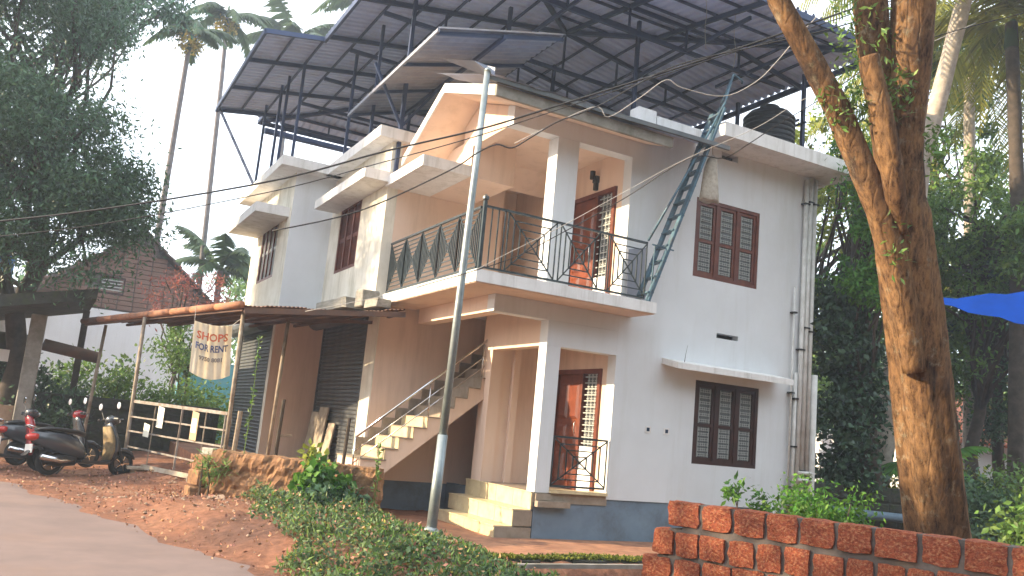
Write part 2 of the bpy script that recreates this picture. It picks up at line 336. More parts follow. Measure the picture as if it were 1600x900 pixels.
# ------------------------------------------------------------------ ground, road, ditch
def road_edge(y):      # x of the asphalt's right edge at distance y
    return np.interp(y, [-60, 3, 7.7, 9, 11.7, 15.2, 20, 40, 120], [5.5, 3.0, 2.03, 1.53, .82, -.32, -2.5, -13, -70])
def sstep(a, b, x): t = np.clip((x - a) / (b - a), 0, 1); return t * t * (3 - 2 * t)
def ground_h(x, y):
    x = np.asarray(x, float); y = np.asarray(y, float)
    h = np.zeros(np.broadcast(x, y).shape)
    # bank under the weeds
    bank = sstep(.1, 1.0, x - road_edge(y)) * sstep(13.6, 12.0, y) * sstep(4.7, 3.1, x) * sstep(6.0, 7.6, y)
    h = h + .20 * bank
    # rise under the canopy
    h = h + .22 * sstep(14.2, 16.5, y) * sstep(1.0, 2.4, x) * sstep(60, 40, y)
    # the yard lies a little lower than the road bank
    h = h - .16 * sstep(4.75, 5.25, x) * sstep(9.2, 9.5, y) * sstep(16, 15, y)
    # ditch in front of the yard
    h = h - .75 * sstep(9.45, 9.25, y) * sstep(4.55, 4.95, x) * sstep(5.6, 6.2, y + 0 * x)
    return h
def make_ground():
    xs = np.unique(np.concatenate([np.linspace(-400, -8, 30), np.arange(-8, 16, .16), np.linspace(16, 400, 34)]))
    ys = np.unique(np.concatenate([np.linspace(-200, 2, 22), np.arange(2, 26, .16), np.linspace(26, 500, 40)]))
    X, Y = np.meshgrid(xs, ys); Z = ground_h(X, Y)
    near = (X > -6) & (X < 15) & (Y > 3) & (Y < 24)
    Z = Z + np.where(near & (X > road_edge(Y) + .15), rng.normal(0, .012, X.shape), 0) - .008
    v = np.stack([X, Y, Z], -1).reshape(-1, 3); nx = len(xs)
    j, i = np.meshgrid(np.arange(len(ys) - 1), np.arange(nx - 1), indexing='ij'); a = (j * nx + i).reshape(-1)
    f = np.stack([a, a + 1, a + nx + 1, a + nx], 1).reshape(-1)
    me = fast_mesh('ground', v, f, 4, M['earth']); me.polygons.foreach_set('use_smooth', [True] * len(me.polygons))
    o = place('ground', me); o['kind'] = 'structure'; o['label'] = 'bare red earth ground around the house and road'
make_ground()
def make_road():
    ys = np.concatenate([np.arange(-60, 3, 3.), np.arange(3, 16, .25), np.arange(16, 120, 4.)])
    v = []; f = []
    for k, y in enumerate(ys):
        e = float(road_edge(y)) + .10 * math.sin(y * 3.1) + .06 * math.sin(y * 7.7 + 1) + random.uniform(-.04, .04)
        for t in (0, .04, .35, .65, 1): v.append((e - 6.2 * t, y - 6.2 * t * .25, .004 + (.03 * math.sin(math.pi * min(1, t * 1.1)) if t else -.012)))
    for k in range(len(ys) - 1):
        for q in range(4): a = k * 5 + q; f.append((a, a + 5, a + 6, a + 1))
    o = place('road', mesh_of('road', v, f, M['asphalt'], True)); o['kind'] = 'structure'; o['label'] = 'dusty grey asphalt road with ragged earthy edge'
make_road()
# yard paving, moss edge, ditch face
def slab_sheet(name, x0, x1, y0, y1, z, m, jitter=.03, n=24, label=None):
    v = []; f = []
    for i in range(n + 1):
        x = x0 + (x1 - x0) * i / n
        v.append((x, y0 + random.uniform(-jitter, jitter), z)); v.append((x, y1, z))
    for i in range(n): f.append((2 * i, 2 * i + 2, 2 * i + 3, 2 * i + 1))
    o = place(name, mesh_of(name, v, f, m)); o['kind'] = 'structure'
    if label: o['label'] = label
    return o
slab_sheet('yard_paving', 5.15, 12.4, 9.85, 14.8, -.14, M['paving'], label='red earth coloured paving in front of the house steps')
def ditch_wall():
    mb = MB(); n = 30
    prof = lambda i: 9.66 + .05 * math.sin(i * 1.7) + random.uniform(-.03, .03)
    for i in range(n):
        x0 = 4.8 + i * .26; y = prof(i); mb.box(x0, x0 + .262, y, 9.90 + .001 * i, -.8, -.142 + random.uniform(-.006, .012))
    o = mb.build('ditch_wall', M['mossy']); o['kind'] = 'structure'; o['label'] = 'dark mossy masonry side of the roadside ditch'
ditch_wall()
def moss():
    P = np.stack([rng.uniform(4.8, 12.3, 16000), 9.80 + rng.normal(0, .11, 16000) - .02, np.full(16000, -.13)], 1)
    P[:, 1] += .1 * np.sin(P[:, 0] * 3); P = P[(P[:, 1] > 9.63) & (P[:, 0] > 5.0) & (rng.random(16000) < np.clip(1.3 - .9 * np.abs(P[:, 1] - 9.75) / .25, .1, 1))]
    o = place('moss', leaf_mesh('moss', P, .035, M['moss'], aspect=.7, droop=-1.2)); tag(o, 'bright green moss along the edge of the yard', 'moss', kind='stuff')
moss()
# ditch rim (curved concrete lip)
t = thing('drain_rim', 'thin pale concrete rim curving along the ditch beside the laterite wall', 'drain', (4.9, 8.9, -.3))
pts = [(4.35, 8.0, -.12), (4.5, 8.45, -.10), (4.75, 8.82, -.10), (5.1, 9.0, -.11), (6, 9.1, -.12), (7.4, 9.2, -.13), (9, 9.3, -.14)]
mb = MB()
for a, b in zip(pts, pts[1:]): mb.bar(a, (b[0] + .01, b[1] + .003, b[2]), .07, .05)
mb.build('rim', M['concrete'], t)
def debris():
    n = 12000
    x = rng.uniform(-1.5, 4.5, n); y = rng.uniform(7, 20, n); e = x - road_edge(y)
    keep = (e > -.1) & (e < 3.2) & ((rng.random(n) < .35) | ((np.abs(x - 2.3) < .9) & (np.abs(y - 13.2) < 1.6)))
    x, y = x[keep], y[keep]; P = np.stack([x, y, ground_h(x, y) + .012], 1)
    o = place('leaf_litter', leaf_mesh('leaf_litter', P, .042, M['debris'], aspect=.6, droop=.0)); tag(o, 'dry fallen leaves scattered on the red earth', 'leaf litter', kind='stuff')
debris()
def stones():
    mes = []
    for k in range(5):
        bm = bmesh.new(); bmesh.ops.create_icosphere(bm, subdivisions=1, radius=.5)
        for v in bm.verts: v.co *= random.uniform(.7, 1.15); v.co.z *= .55
        me = bpy.data.meshes.new('stone'); bm.to_mesh(me); bm.free(); me.materials.append(M['stone']); mes.append(me)
    mb = MB()
    spots = []
    for i in range(420):
        x = random.gauss(2.2, .8); y = random.gauss(13.0, 1.6)
        if x < road_edge(y) + .1 or y > 17 or y < 8: continue
        spots.append((x, y, random.uniform(.02, .075)))
    for x, y, s in spots:
        me = random.choice(mes); a = random.uniform(0, 6.3); z = float(ground_h(x, y)); n = len(mb.v)
        for v in me.vertices: mb.v.append((x + s * (v.co.x * math.cos(a) - v.co.y * math.sin(a)), y + s * (v.co.x * math.sin(a) + v.co.y * math.cos(a)), z + s * v.co.z))
        for p in me.polygons: mb.f.append(tuple(i + n for i in p.vertices))
    o = mb.build('gravel', M['stone'], fix=False); tag(o, 'small stones and rubble at the foot of the old wall', 'gravel', kind='stuff')
    # the big flat stone slab
    t = MB(); n = 12
    rings = []
    for z, k in ((-.05, .98), (.06, 1), (.115, .9)):
        rings.append([(2.12 + k * (.42 * math.cos(q) * .9 - .12 * math.sin(q)) * (1 + .1 * math.sin(3 * q)), 12.0 + k * (.75 * math.cos(q) * .9 + .22 * math.sin(q)) * (1 + .08 * math.cos(5 * q)), z + .05 + .03 * math.cos(q)) for q in [2 * math.pi * i / n for i in range(n)]])
    t.loft(rings); o = t.build('stone_slab', M['stone']); tag(o, 'long flat pale stone lying at the edge of the weeds', 'stone')
stones()

# ------------------------------------------------------------------ old laterite retaining wall + forecourt
def wall_run(name, label, cat, p0, p1, z0, z1, thick, mb_mat, blk, course=.24, blen=.42, jitter=.012, slope=0, seed=3, parent=None):
    rnd = random.Random(seed)
    p0 = Vector((p0[0], p0[1], 0)); p1 = Vector((p1[0], p1[1], 0)); d = (p1 - p0); Lg = d.length; d.normalize(); nrm = Vector((d.y, -d.x, 0))
    ang = math.atan2(d.y, d.x)
    t = thing(name, label, cat, (p0.x, p0.y, z0))
    rows = max(1, round((z1 - z0) / course)); ch = (z1 - z0) / rows
    core = MB(); a = p0 + nrm * .02; b = p1 + nrm * .02; c = p1 + nrm * (thick - .02); e = p0 + nrm * (thick - .02)
    core.loft([[(q.x, q.y, z0) for q in (a, b, c, e)], [(a.x, a.y, z1 - .01), (b.x, b.y, z1 + slope - .01), (c.x, c.y, z1 + slope - .01), (e.x, e.y, z1 - .01)]])
    core.build('mortar', blk, t)
    me = brick_mesh(blk)
    for r in range(rows):
        s = -rnd.uniform(0, blen * .6)
        while s < Lg:
            l = blen * rnd.uniform(.8, 1.2); s0 = max(s, 0); s1 = min(s + l - .025, Lg); s += l
            if s1 - s0 < .06: continue
            cpt = p0 + d * ((s0 + s1) / 2) + nrm * (thick / 2)
            zz = z0 + (r + .5) * ch + slope * ((s0 + s1) / 2 / Lg) * (r + 1) / rows
            place('laterite_block', me, t, (cpt.x, cpt.y, zz), (rnd.uniform(-.02, .02), rnd.uniform(-.02, .02), ang + rnd.uniform(-.015, .015)), (s1 - s0, thick + rnd.uniform(-jitter, jitter), ch - .022))
    return t
_bm = {}
def brick_mesh(m, seed=0, rough=False):
    k = (m.name, seed, rough)
    if k in _bm: return _bm[k]
    rnd = random.Random(seed + 11)
    bm = bmesh.new(); bmesh.ops.create_cube(bm, size=1)
    if rough:
        bmesh.ops.subdivide_edges(bm, edges=bm.edges[:], cuts=3, use_grid_fill=True)
        for v in bm.verts:
            c = v.co; ex = sum(abs(abs(q) - .5) < 1e-4 for q in c)
            v.co = c * (1 - .045 * (ex - 1)) + Vector([rnd.uniform(-.022, .022) for _ in range(3)]) * (1.6 if ex > 1 else 1)
    else:
        bmesh.ops.bevel(bm, geom=bm.edges[:], offset=.06, segments=1, affect='EDGES')
        for v in bm.verts: v.co += Vector([rnd.uniform(-.025, .025) for _ in range(3)])
    me = bpy.data.meshes.new('laterite_block'); bm.to_mesh(me); bm.free(); me.materials.append(m); _bm[k] = me; return me
def rough_wall():
    from mathutils import noise
    t = thing('retaining_wall', 'crumbling old laterite wall in front of the shop shutters', 'wall', (3.3, 12.4, 0))
    p0, p1 = Vector((2.32, 13.25, 0)), Vector((4.28, 11.62, 0)); d = p1 - p0; Lg = d.length; d.normalize(); n = Vector((d.y, -d.x, 0))
    if n.y > 0: n = -n
    th = .36; nu, nz, nt = 64, 16, 8; vs = {}; mb = MB()
    def pt(u, s, w):      # u along, s height 0..1, w depth 0..1 (0 = road face)
        top = .76 - .03 * u + .035 * noise.noise(Vector((u * 9, w * 3, 0))) + .02 * noise.noise(Vector((u * 30, w * 9, 4)))
        z = -.25 + s * (top + .25); q = p0 + d * (u * Lg) - n * (w * th)
        k = Vector((u * Lg * 4, z * 4, w * 3)); dis = .05 * noise.noise(k) + .03 * noise.noise(k * 3.1) + .014 * noise.noise(k * 8)
        crs = abs((z / .25) % 1 - .5); dis -= .02 * (crs > .44)
        q = q + n * (dis * (1 if w < .01 else (-1 if w > .99 else 0))) + d * (dis * .8 * (1 if u > .99 else (-1 if u < .01 else 0)))
        return (q.x, q.y, z)
    def grid(f, a, b):
        base = len(mb.v)
        for j in range(b + 1):
            for i in range(a + 1): mb.v.append(f(i / a, j / b))
        for j in range(b):
            for i in range(a): k = base + j * (a + 1) + i; mb.f.append((k, k + 1, k + a + 2, k + a + 1))
    grid(lambda u, s: pt(u, s, 0), nu, nz); grid(lambda u, w: pt(u, 1, w), nu, 4); grid(lambda u, s: pt(u, s, 1), nu, nz); grid(lambda w, s: pt(1, s, w), 8, nz); grid(lambda w, s: pt(0, s, w), 8, nz)
    bm_o = mb.build('laterite_face', M['laterite_old'], t, smooth=False)
    bm = bmesh.new(); bm.from_mesh(bm_o.data); bmesh.ops.remove_doubles(bm, verts=bm.verts, dist=.002); bmesh.ops.recalc_face_normals(bm, faces=bm.faces); bm.to_mesh(bm_o.data); bm.free()
    rnd = random.Random(2)
    for k in range(9):
        u = rnd.random(); q = p0 + d * (u * Lg) + n * rnd.uniform(.02, .12); s = rnd.uniform(.08, .16)
        place('fallen_block', brick_mesh(M['laterite_old'], k % 3), t, (q.x, q.y, .22 + s * .3), (rnd.uniform(-.4, .4), rnd.uniform(-.4, .4), rnd.uniform(0, 3)), (s * 1.3, s, s))
rough_wall()
t = thing('gate_pillar', 'broken laterite pillar stub at the right end of the metal gate', 'pillar', (2.3, 13.6, 0))
for k, (z, s) in enumerate(((.1, .42), (.34, .36), (.56, .3))): place('laterite_block', brick_mesh(M['laterite_old'], 2), t, (2.30 + .02 * k, 13.52, z), (0, 0, .3 * k), (s, s, .22))
place('concrete_block', brick_mesh(M['concrete'], 3), t, (2.55, 14.25, .62), (0, 0, .4), (.28, .36, .24))
# forecourt platform
mb = MB().prism([(2.55, 13.5), (4.35, 12.0), (4.62, 13.55), (5.2, 14.9), (5.2, 18.4), (4.15, 18.4), (4.15, 22.5), (2.9, 22.5), (2.6, 15.2)], 'z', -.1, .47)
o = mb.build('forecourt', M['paving']); o['kind'] = 'structure'; o['label'] = 'raised earth forecourt before the shop shutters'

# ------------------------------------------------------------------ new laterite wall, lower right
def new_wall():
    t = thing('laterite_wall', 'new red laterite block wall with grey mortar and stepped left end', 'wall', (4.62, 5.55, 0))
    p0 = Vector((4.56, 5.60, 0)); d = Vector((.437, -.900, 0)).normalized(); n = Vector((-d.y, d.x, 0)); n = -n if n.y < 0 else n   # n points away from the road side
    n = Vector((.9, .437, 0)).normalized(); th = .22; ang = math.atan2(d.y, d.x)
    top = .985; course = .215; ln = 3.9
    starts = [0, -.11, -.20, -.34, -.42, -.5, -.56]
    rnd = random.Random(5)
    core = MB()
    for r in range(7):
        z1 = top - r * course; z0 = z1 - course; a = p0 + d * (starts[r] + .13) + n * .022; b = p0 + d * ln + n * .022; c = b + n * (th - .044); e = a + n * (th - .044)
        core.loft([[(q.x, q.y, z0 + (0 if r == 6 else -.001)) for q in (a, b, c, e)], [(q.x, q.y, z1 - .004 * (r == 0)) for q in (a, b, c, e)]])
    core.build('mortar', M['mortar'], t)
    for r in range(7):
        s = starts[r]; base = .262 if r == 0 else (.19, .235, .20, .24, .2, .22)[r - 1]
        first = True
        while s < ln:
            l = base * rnd.uniform(.9, 1.12); h = course - rnd.uniform(.010, .030) if r else course - .018
            cpt = p0 + d * (s + l / 2) + n * (th / 2 + rnd.uniform(-.008, .008)); zz = top - (r + .5) * course + (.012 if r == 0 else rnd.uniform(-.008, .008))
            if r == 0: l2 = l
            else: l2 = l
            place('laterite_block', brick_mesh(M['laterite'], rnd.randrange(9), True), t, (cpt.x, cpt.y, zz), (rnd.uniform(-.02, .02), rnd.uniform(-.03, .03), ang + rnd.uniform(-.03, .03) + (math.pi if rnd.random() < .5 else 0)), (l2, th + .012, h))
            s += l + rnd.uniform(.008, .026)
new_wall()

# ------------------------------------------------------------------ the house
W = 11.58
HOUSE = thing('house', 'two storey white house with balcony, outside stairs and shops below', 'house', (8, 14, 0))
H = HOUSE
def HB(name, m, *boxes, parent=None, bevel=0):
    mb = MB()
    for b in boxes: mb.box(*b)
    return mb.build(name, m, parent or H, bevel=bevel)
FL0, SOF, FL1 = .55, 3.50, 3.68
# right (-Y) facade: wall pieces around openings; plane y=W .. W+.23
HB('front_wall', M['white'],
   (8.18, 12.6, W, W + .23, .5, 1.18), (8.18, 9.89, W, W + .23, 1.18, 2.61), (11.37, 12.6, W, W + .23, 1.18, 2.61),
   (8.18, 12.6, W, W + .23, 2.61, 3.40), (8.18, 10.3, W, W + .23, 3.40, 3.49), (10.81, 12.6, W, W + .23, 3.40, 3.49),
   (8.18, 12.6, W, W + .23, 3.49, 4.42), (8.22, 9.68, W, W + .23, 4.42, 5.86), (11.2, 12.6, W, W + .23, 4.42, 5.86),
   (8.22, 12.6, W, W + .23, 5.86, 6.70), (8.22, 10.2, W, W + .23, 6.70, 6.83), (10.6, 12.6, W, W + .23, 6.70, 6.83), (8.22, 12.6, W, W + .23, 6.83, 6.86))
HB('vent_recess', M['hole'], (10.28, 10.83, W + .16, W + .2, 3.38, 3.51), (10.18, 10.62, W + .16, W + .2, 6.68, 6.85))
HB('right_wall', M['white'], (12.37, 12.597, W + .232, 22, .5, 6.86))
HB('back_wall', M['white'], (4.2, 12.6, 22.003, 22.2, .5, 6.86))
HB('plinth', M['plinth'], (6.86, 8.18, W + .02, W + .25, -.25, .5), (8.181, 12.58, W + .02, W + .25, -.25, .497), (12.35, 12.575, W + .252, 22, -.1, .497))
# ground floor pieces of the porch
HB('porch_column', M['white'], (6.84, 7.10, W, W + .24, FL0, 2.82))
HB('porch_lintel', M['white'], (6.84, 8.178, W, W + .24, 2.822, 3.22))
HB('front_beam', M['white'], (5.85, 8.178, W, W + .24, 3.222, 3.498))
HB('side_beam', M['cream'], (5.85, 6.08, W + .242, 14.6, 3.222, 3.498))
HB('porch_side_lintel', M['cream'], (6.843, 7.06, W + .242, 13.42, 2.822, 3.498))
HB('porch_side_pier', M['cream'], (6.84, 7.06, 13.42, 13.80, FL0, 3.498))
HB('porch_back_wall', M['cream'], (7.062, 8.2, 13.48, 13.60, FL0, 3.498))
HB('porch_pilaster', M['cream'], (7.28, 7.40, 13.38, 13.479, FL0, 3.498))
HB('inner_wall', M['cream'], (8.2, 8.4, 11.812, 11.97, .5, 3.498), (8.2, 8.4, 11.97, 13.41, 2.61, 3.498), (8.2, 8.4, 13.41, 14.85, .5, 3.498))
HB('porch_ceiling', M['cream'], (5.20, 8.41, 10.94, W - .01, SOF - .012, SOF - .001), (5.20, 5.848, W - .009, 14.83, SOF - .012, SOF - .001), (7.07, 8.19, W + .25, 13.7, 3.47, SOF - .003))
# walls behind the stairs and the bays
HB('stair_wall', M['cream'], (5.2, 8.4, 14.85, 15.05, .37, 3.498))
HB('stair_wall_plinth', M['plinth'], (5.21, 8.4, 14.84, 15.05, -.25, .368))
HB('porch_base_plinth', M['plinth'], (6.86, 7.0, 13.0, 14.83, -.2, .395))
HB('bay_jamb', M['white_worn'], (5.18, 5.4, 14.852, 15.42, .35, 3.5))
HB('shop_lintel', M['cream'], (5.185, 5.4, 15.42, 18.4, 3.38, 3.5))
HB('bay_side_wall', M['cream'], (4.152, 5.4, 18.4, 18.6, .35, 3.5))
HB('shop_corner', M['white_worn'], (4.15, 4.3, 18.401, 18.62, .4, 3.5))
HB('shop_lintel', M['cream'], (4.155, 4.3, 18.62, 22, 3.25, 3.5))
# upper floor
HB('upper_side_wall', M['white'], (4.152, 5.2, 18.4, 18.6, 3.5, 6.6))
HB('bay_front_wall', M['white_worn'],
   (4.15, 4.35, 18.403, 19.45, 3.5, 6.6), (4.15, 4.35, 19.45, 21.1, 3.5, 4.38), (4.15, 4.35, 19.45, 21.1, 5.8, 6.6), (4.15, 4.35, 21.1, 22.2, 3.5, 6.6))
HB('middle_bay_wall', M['white_worn'],
   (5.05, 5.25, 14.85, 16.32, 3.5, 6.6), (5.05, 5.25, 16.32, 17.72, 3.5, 4.38), (5.05, 5.25, 16.32, 17.72, 5.8, 6.6), (5.05, 5.25, 17.72, 18.398, 3.5, 6.6))
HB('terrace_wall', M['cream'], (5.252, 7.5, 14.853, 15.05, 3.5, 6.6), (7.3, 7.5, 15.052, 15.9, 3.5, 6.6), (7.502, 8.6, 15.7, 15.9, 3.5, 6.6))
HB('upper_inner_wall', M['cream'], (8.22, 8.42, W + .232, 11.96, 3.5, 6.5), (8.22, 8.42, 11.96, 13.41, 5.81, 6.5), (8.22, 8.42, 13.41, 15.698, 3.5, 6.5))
HB('upper_column', M['white'], (6.73, 6.85, W, W + .3, FL1, 6.24), parent=None)
HB('upper_column_core', M['white'], (6.851, 7.14, W + .002, W + .3, FL1, 6.24))
HB('upper_front_beam', M['white'], (5.88, 8.22, W, W + .24, 6.242, 6.6))
HB('upper_side_beam', M['cream'], (5.883, 6.08, W + .242, 13.04, 6.242, 6.6))
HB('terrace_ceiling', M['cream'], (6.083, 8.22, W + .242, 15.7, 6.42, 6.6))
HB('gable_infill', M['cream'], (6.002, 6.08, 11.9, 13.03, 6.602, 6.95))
# slabs
HB('balcony_slab', M['fascia'], (5.18, 8.43, 10.92, W - .002, SOF, FL1), (5.18, 8.2, W - .002, 14.85, SOF + .02, FL1 - .001), (5.182, 5.848, W, 14.848, SOF, SOF + .018))
HB('upper_floor_slab', M['fascia'], (5.1, 12.5, 15.06, 22, SOF + .002, FL1 - .03), (8.45, 12.36, W + .24, 15.05, SOF + .002, FL1 - .03))
HB('terrace_slab', M['fascia'], (5.0, 5.9, 13.06, 14.848, 5.70, 5.89))
HB('terrace_beam', M['cream'], (5.905, 6.75, 13.07, 14.847, 5.70, 6.41))
HB('roof_slab', M['fascia'], (9.66, 13.1, 10.92, W - .002, 6.84, 7.09))
HB('roof_parapet', M['fascia'], (8.24, 8.62, W - .06, W + .2, 6.863, 7.16), (8.66, 9.66, W - .03, W + .2, 6.863, 7.10), (9.66, 13.1, W + .0, W + .2, 6.863, 7.085), (12.9, 13.1, W + .2, 22.5, 6.84, 7.09))
HB('roof_deck', M['concrete'], (8.43, 12.89, W + .202, 15.04, 6.62, 6.82), (5.3, 12.89, 15.05, 22.4, 6.62, 6.819))
HB('middle_bay_parapet', M['fascia'], (4.73, 5.6, 14.7, 18.2, 6.60, 6.81))
HB('far_bay_parapet', M['fascia'], (3.72, 5.3, 18.0, 22.6, 6.60, 6.81))
# small window hoods
HB('window_hood', M['fascia'], (4.53, 5.05, 14.70, 18.0, 5.76, 5.95))
HB('window_hood', M['fascia'], (3.42, 4.15, 18.6, 21.7, 5.62, 5.83))
mb = MB().prism([(W - .45, 2.71), (W, 2.80), (W, 2.90), (W - .45, 2.81)], 'x', 9.12, 11.76)
mb.build('window_hood', M['fascia'], H)
# canopy slabs on the balcony gable
X0, X1 = 5.2, 8.47
def gable():
    th = .15
    pr = [(10.9, 6.31), (12.9, 6.99), (12.9, 7.14), (10.9, 6.46)]
    MB().prism(pr, 'x', X0, X1).build('gable_front_slope', M['cream'], H)
    pr = [(12.902, 6.99), (14.56, 6.11), (14.56, 6.26), (12.902, 7.14)]
    MB().prism(pr, 'x', X0, X1).build('gable_rear_slope', M['cream'], H)
    # pale painted rim on the sloping edges and brown drip board on the front
    MB().prism([(10.88, 6.30), (12.9, 6.985), (12.9, 7.15), (10.88, 6.47)], 'x', X0 - .03, X0 - .001).build('gable_rim', M['fascia'], H)
    MB().prism([(12.902, 6.985), (14.6, 6.08), (14.6, 6.24), (12.902, 7.15)], 'x', X0 - .03, X0 - .001).build('gable_rim', M['fascia'], H)
    HB('front_fascia', M['concrete'], (X0 - .03, X1 + .02, 10.84, 10.898, 6.29, 6.46))
    MB().prism([(11.59, 6.60), (11.72, 6.58), (12.9, 6.98), (13.45, 6.69), (13.45, 5.9), (13.05, 5.9), (13.05, 6.60)], 'x', 5.885, 6.0).build('gable_wall', M['cream'], H)
gable()

# porch floor and entrance steps, tiled piece by piece
def porch():
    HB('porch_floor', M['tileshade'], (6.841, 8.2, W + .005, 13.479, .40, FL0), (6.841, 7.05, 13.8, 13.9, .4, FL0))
    st = HB('step_core', M['concrete'], (6.22, 6.83, 11.61, 13.6, -.2, .02), (6.52, 6.83, 11.61, 13.88, .02, .26), (6.822, 6.836, 11.61, 13.88, .26, .53))
    levels = [(6.20, 6.515, 11.585, 13.62, -.16, .035), (6.50, 6.81, 11.585, 13.90, .035, .285), (6.80, 6.838, 11.585, 13.90, .285, .555)]
    for x0, x1, y0, y1, z0, z1 in levels:
        n = 4; L = (y1 - y0) / n
        for i in range(n):   # riser tiles on the road side
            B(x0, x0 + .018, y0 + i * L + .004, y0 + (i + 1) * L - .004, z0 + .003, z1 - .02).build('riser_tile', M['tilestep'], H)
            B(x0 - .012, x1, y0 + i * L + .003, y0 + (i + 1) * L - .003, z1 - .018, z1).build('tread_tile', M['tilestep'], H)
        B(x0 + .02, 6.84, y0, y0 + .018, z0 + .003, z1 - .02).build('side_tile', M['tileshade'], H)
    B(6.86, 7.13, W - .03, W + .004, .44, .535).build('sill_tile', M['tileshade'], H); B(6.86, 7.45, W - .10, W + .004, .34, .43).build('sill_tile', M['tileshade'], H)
    for k in range(3): B(7.10 + k * .36, 7.10 + (k + 1) * .36 - .006, W - .05, W + .25, .555, .60).build('sill_tile', M['tilestep'], H)
porch()

# outside stairs
def stairs():
    n = 13; rise, run = .193, .235; x0, z0 = 4.70, .47
    # stringer slab
    sx = [4.9]; prof = [(4.78, .30)]
    zt = lambda i: .78 + i * rise
    top = []
    for i in range(n):
        xa = 5.13 + (i) * run
        top += [(xa, zt(i)), (xa, zt(i + 1))]
    xe = 5.13 + n * run
    bot = [(xe, zt(n) - .1 - .23), (5.13, .54), (4.80, .30)]
    poly = [(4.72, .30), (4.72, .77)] + [(5.13, .77)] + top[1:] + [(xe, zt(n))] + bot
    poly = [p for p in poly if p[0] <= 8.19]
    xm = 8.18
    # trapezoid pieces instead of one concave polygon: one per step
    mb = MB()
    mb.box(4.72, 5.13, 13.62, 14.84, .3, .76)
    for i in range(n):
        xa = 5.13 + i * run; xb = min(xa + run, xm)
        za = .54 + i * rise; zb = za + rise * (xb - xa) / run
        mb.loft([[(xa, y, za), (xb, y, zb), (xb, y, zt(i + 1) - .02), (xa, y, zt(i + 1) - .02)] for y in (13.62, 14.84)])
        if xb >= xm: break
    mb.build('stair_flight', M['cream'], H)
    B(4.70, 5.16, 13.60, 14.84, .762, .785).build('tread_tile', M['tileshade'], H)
    for i in range(n):
        xa = 5.13 + i * run
        if xa + run > xm: break
        z = zt(i + 1)
        B(xa - .012, xa - .0005, 13.61, 14.84, zt(i) + .006, z - .02).build('riser_tile', M['tilestep'] if i < 4 else M['tileshade'], H)  # lower risers take the lit tile colour, upper ones the shaded copy
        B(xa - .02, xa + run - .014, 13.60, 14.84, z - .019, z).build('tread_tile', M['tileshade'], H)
    for i in range(11):      # skirting along the wall
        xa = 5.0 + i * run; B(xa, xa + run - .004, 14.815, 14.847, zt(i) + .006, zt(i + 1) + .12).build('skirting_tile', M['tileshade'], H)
    # stainless handrail
    y = 13.68; a = Vector((4.62, y, .72)); sl = rise / run
    P = lambda x, h: (x, y, .80 + (x - 5.0) * sl + h)
    rail = MB().tube([P(4.62, .62), P(6.0, .66), P(7.7, .70)], .022, 8).build('stair_handrail', M['chrome'], H, smooth=True)
    for h in (.38, .2): MB().tube([P(4.62, h), P(7.7, h + .03)], .010, 6).build('guard_rod', M['chrome'], rail, smooth=True)
    for x in (4.62, 5.85, 6.8): MB().tube([P(x, .64), (x, y, P(x, 0)[2] - .02 if x > 5 else .47)], .016, 8).build('baluster', M['chrome'], rail, smooth=True)
stairs()

# windows
def window_front(x0, x1, z0, z1, mf, name='window', depth=.07):
    y0, y1 = W + .01, W + .10; fw = .065
    fr = MB().box(x0, x0 + fw, y0, y1, z0, z1).box(x1 - fw, x1, y0, y1, z0, z1).box(x0 + fw, x1 - fw, y0, y1, z0, z0 + fw).box(x0 + fw, x1 - fw, y0, y1, z1 - fw, z1)
    w = (x1 - x0 - fw) / 3
    for k in (1, 2): fr.box(x0 + k * w, x0 + k * w + fw, y0, y1, z0 + fw, z1 - fw)
    F = fr.build(name, mf, H)
    zc = z0 + (z1 - z0) * .47
    for k in range(3):
        a = x0 + k * w + fw; b = x0 + (k + 1) * w
        sh = MB().box(a, a + .055, y0 + .02, y1 - .01, z0 + fw, z1 - fw).box(b - .055, b, y0 + .02, y1 - .01, z0 + fw, z1 - fw)
        for z in (z0 + fw, zc - .03, z1 - fw - .055): sh.box(a + .055, b - .055, y0 + .02, y1 - .01, z, z + .055)
        sh.build('shutter_frame', mf, F)
        for (za, zb) in ((z0 + fw + .055, zc - .03), (zc + .025, z1 - fw - .055)):
            B(a + .055, b - .055, y0 + .055, y0 + .065, za, zb).build('pane', M['pane'], F)
            g = MB(); n = 6; st = (zb - za) / n
            for i in range(n):
                z = za + (i + .5) * st
                g.box(a + .07, b - .07, y0 + .034, y0 + .042, z - .022, z - .012).box(a + .07, b - .07, y0 + .034, y0 + .042, z + .012, z + .022)
                for u in (.12, .34, .5, .66, .88):
                    xx = a + .07 + (b - a - .14) * u; g.box(xx - .006, xx + .006, y0 + .036, y0 + .041, z - .03, z + .03)
            for u in (.2, .8): xx = a + (b - a) * u; g.box(xx - .005, xx + .005, y0 + .037, y0 + .043, za, zb)
            g.build('grille', M['grille'], F)
    return F
o = window_front(9.68, 11.2, 4.42, 5.86, M['wood']); o = window_front(9.89, 11.37, 1.18, 2.61, M['wood_dark'])
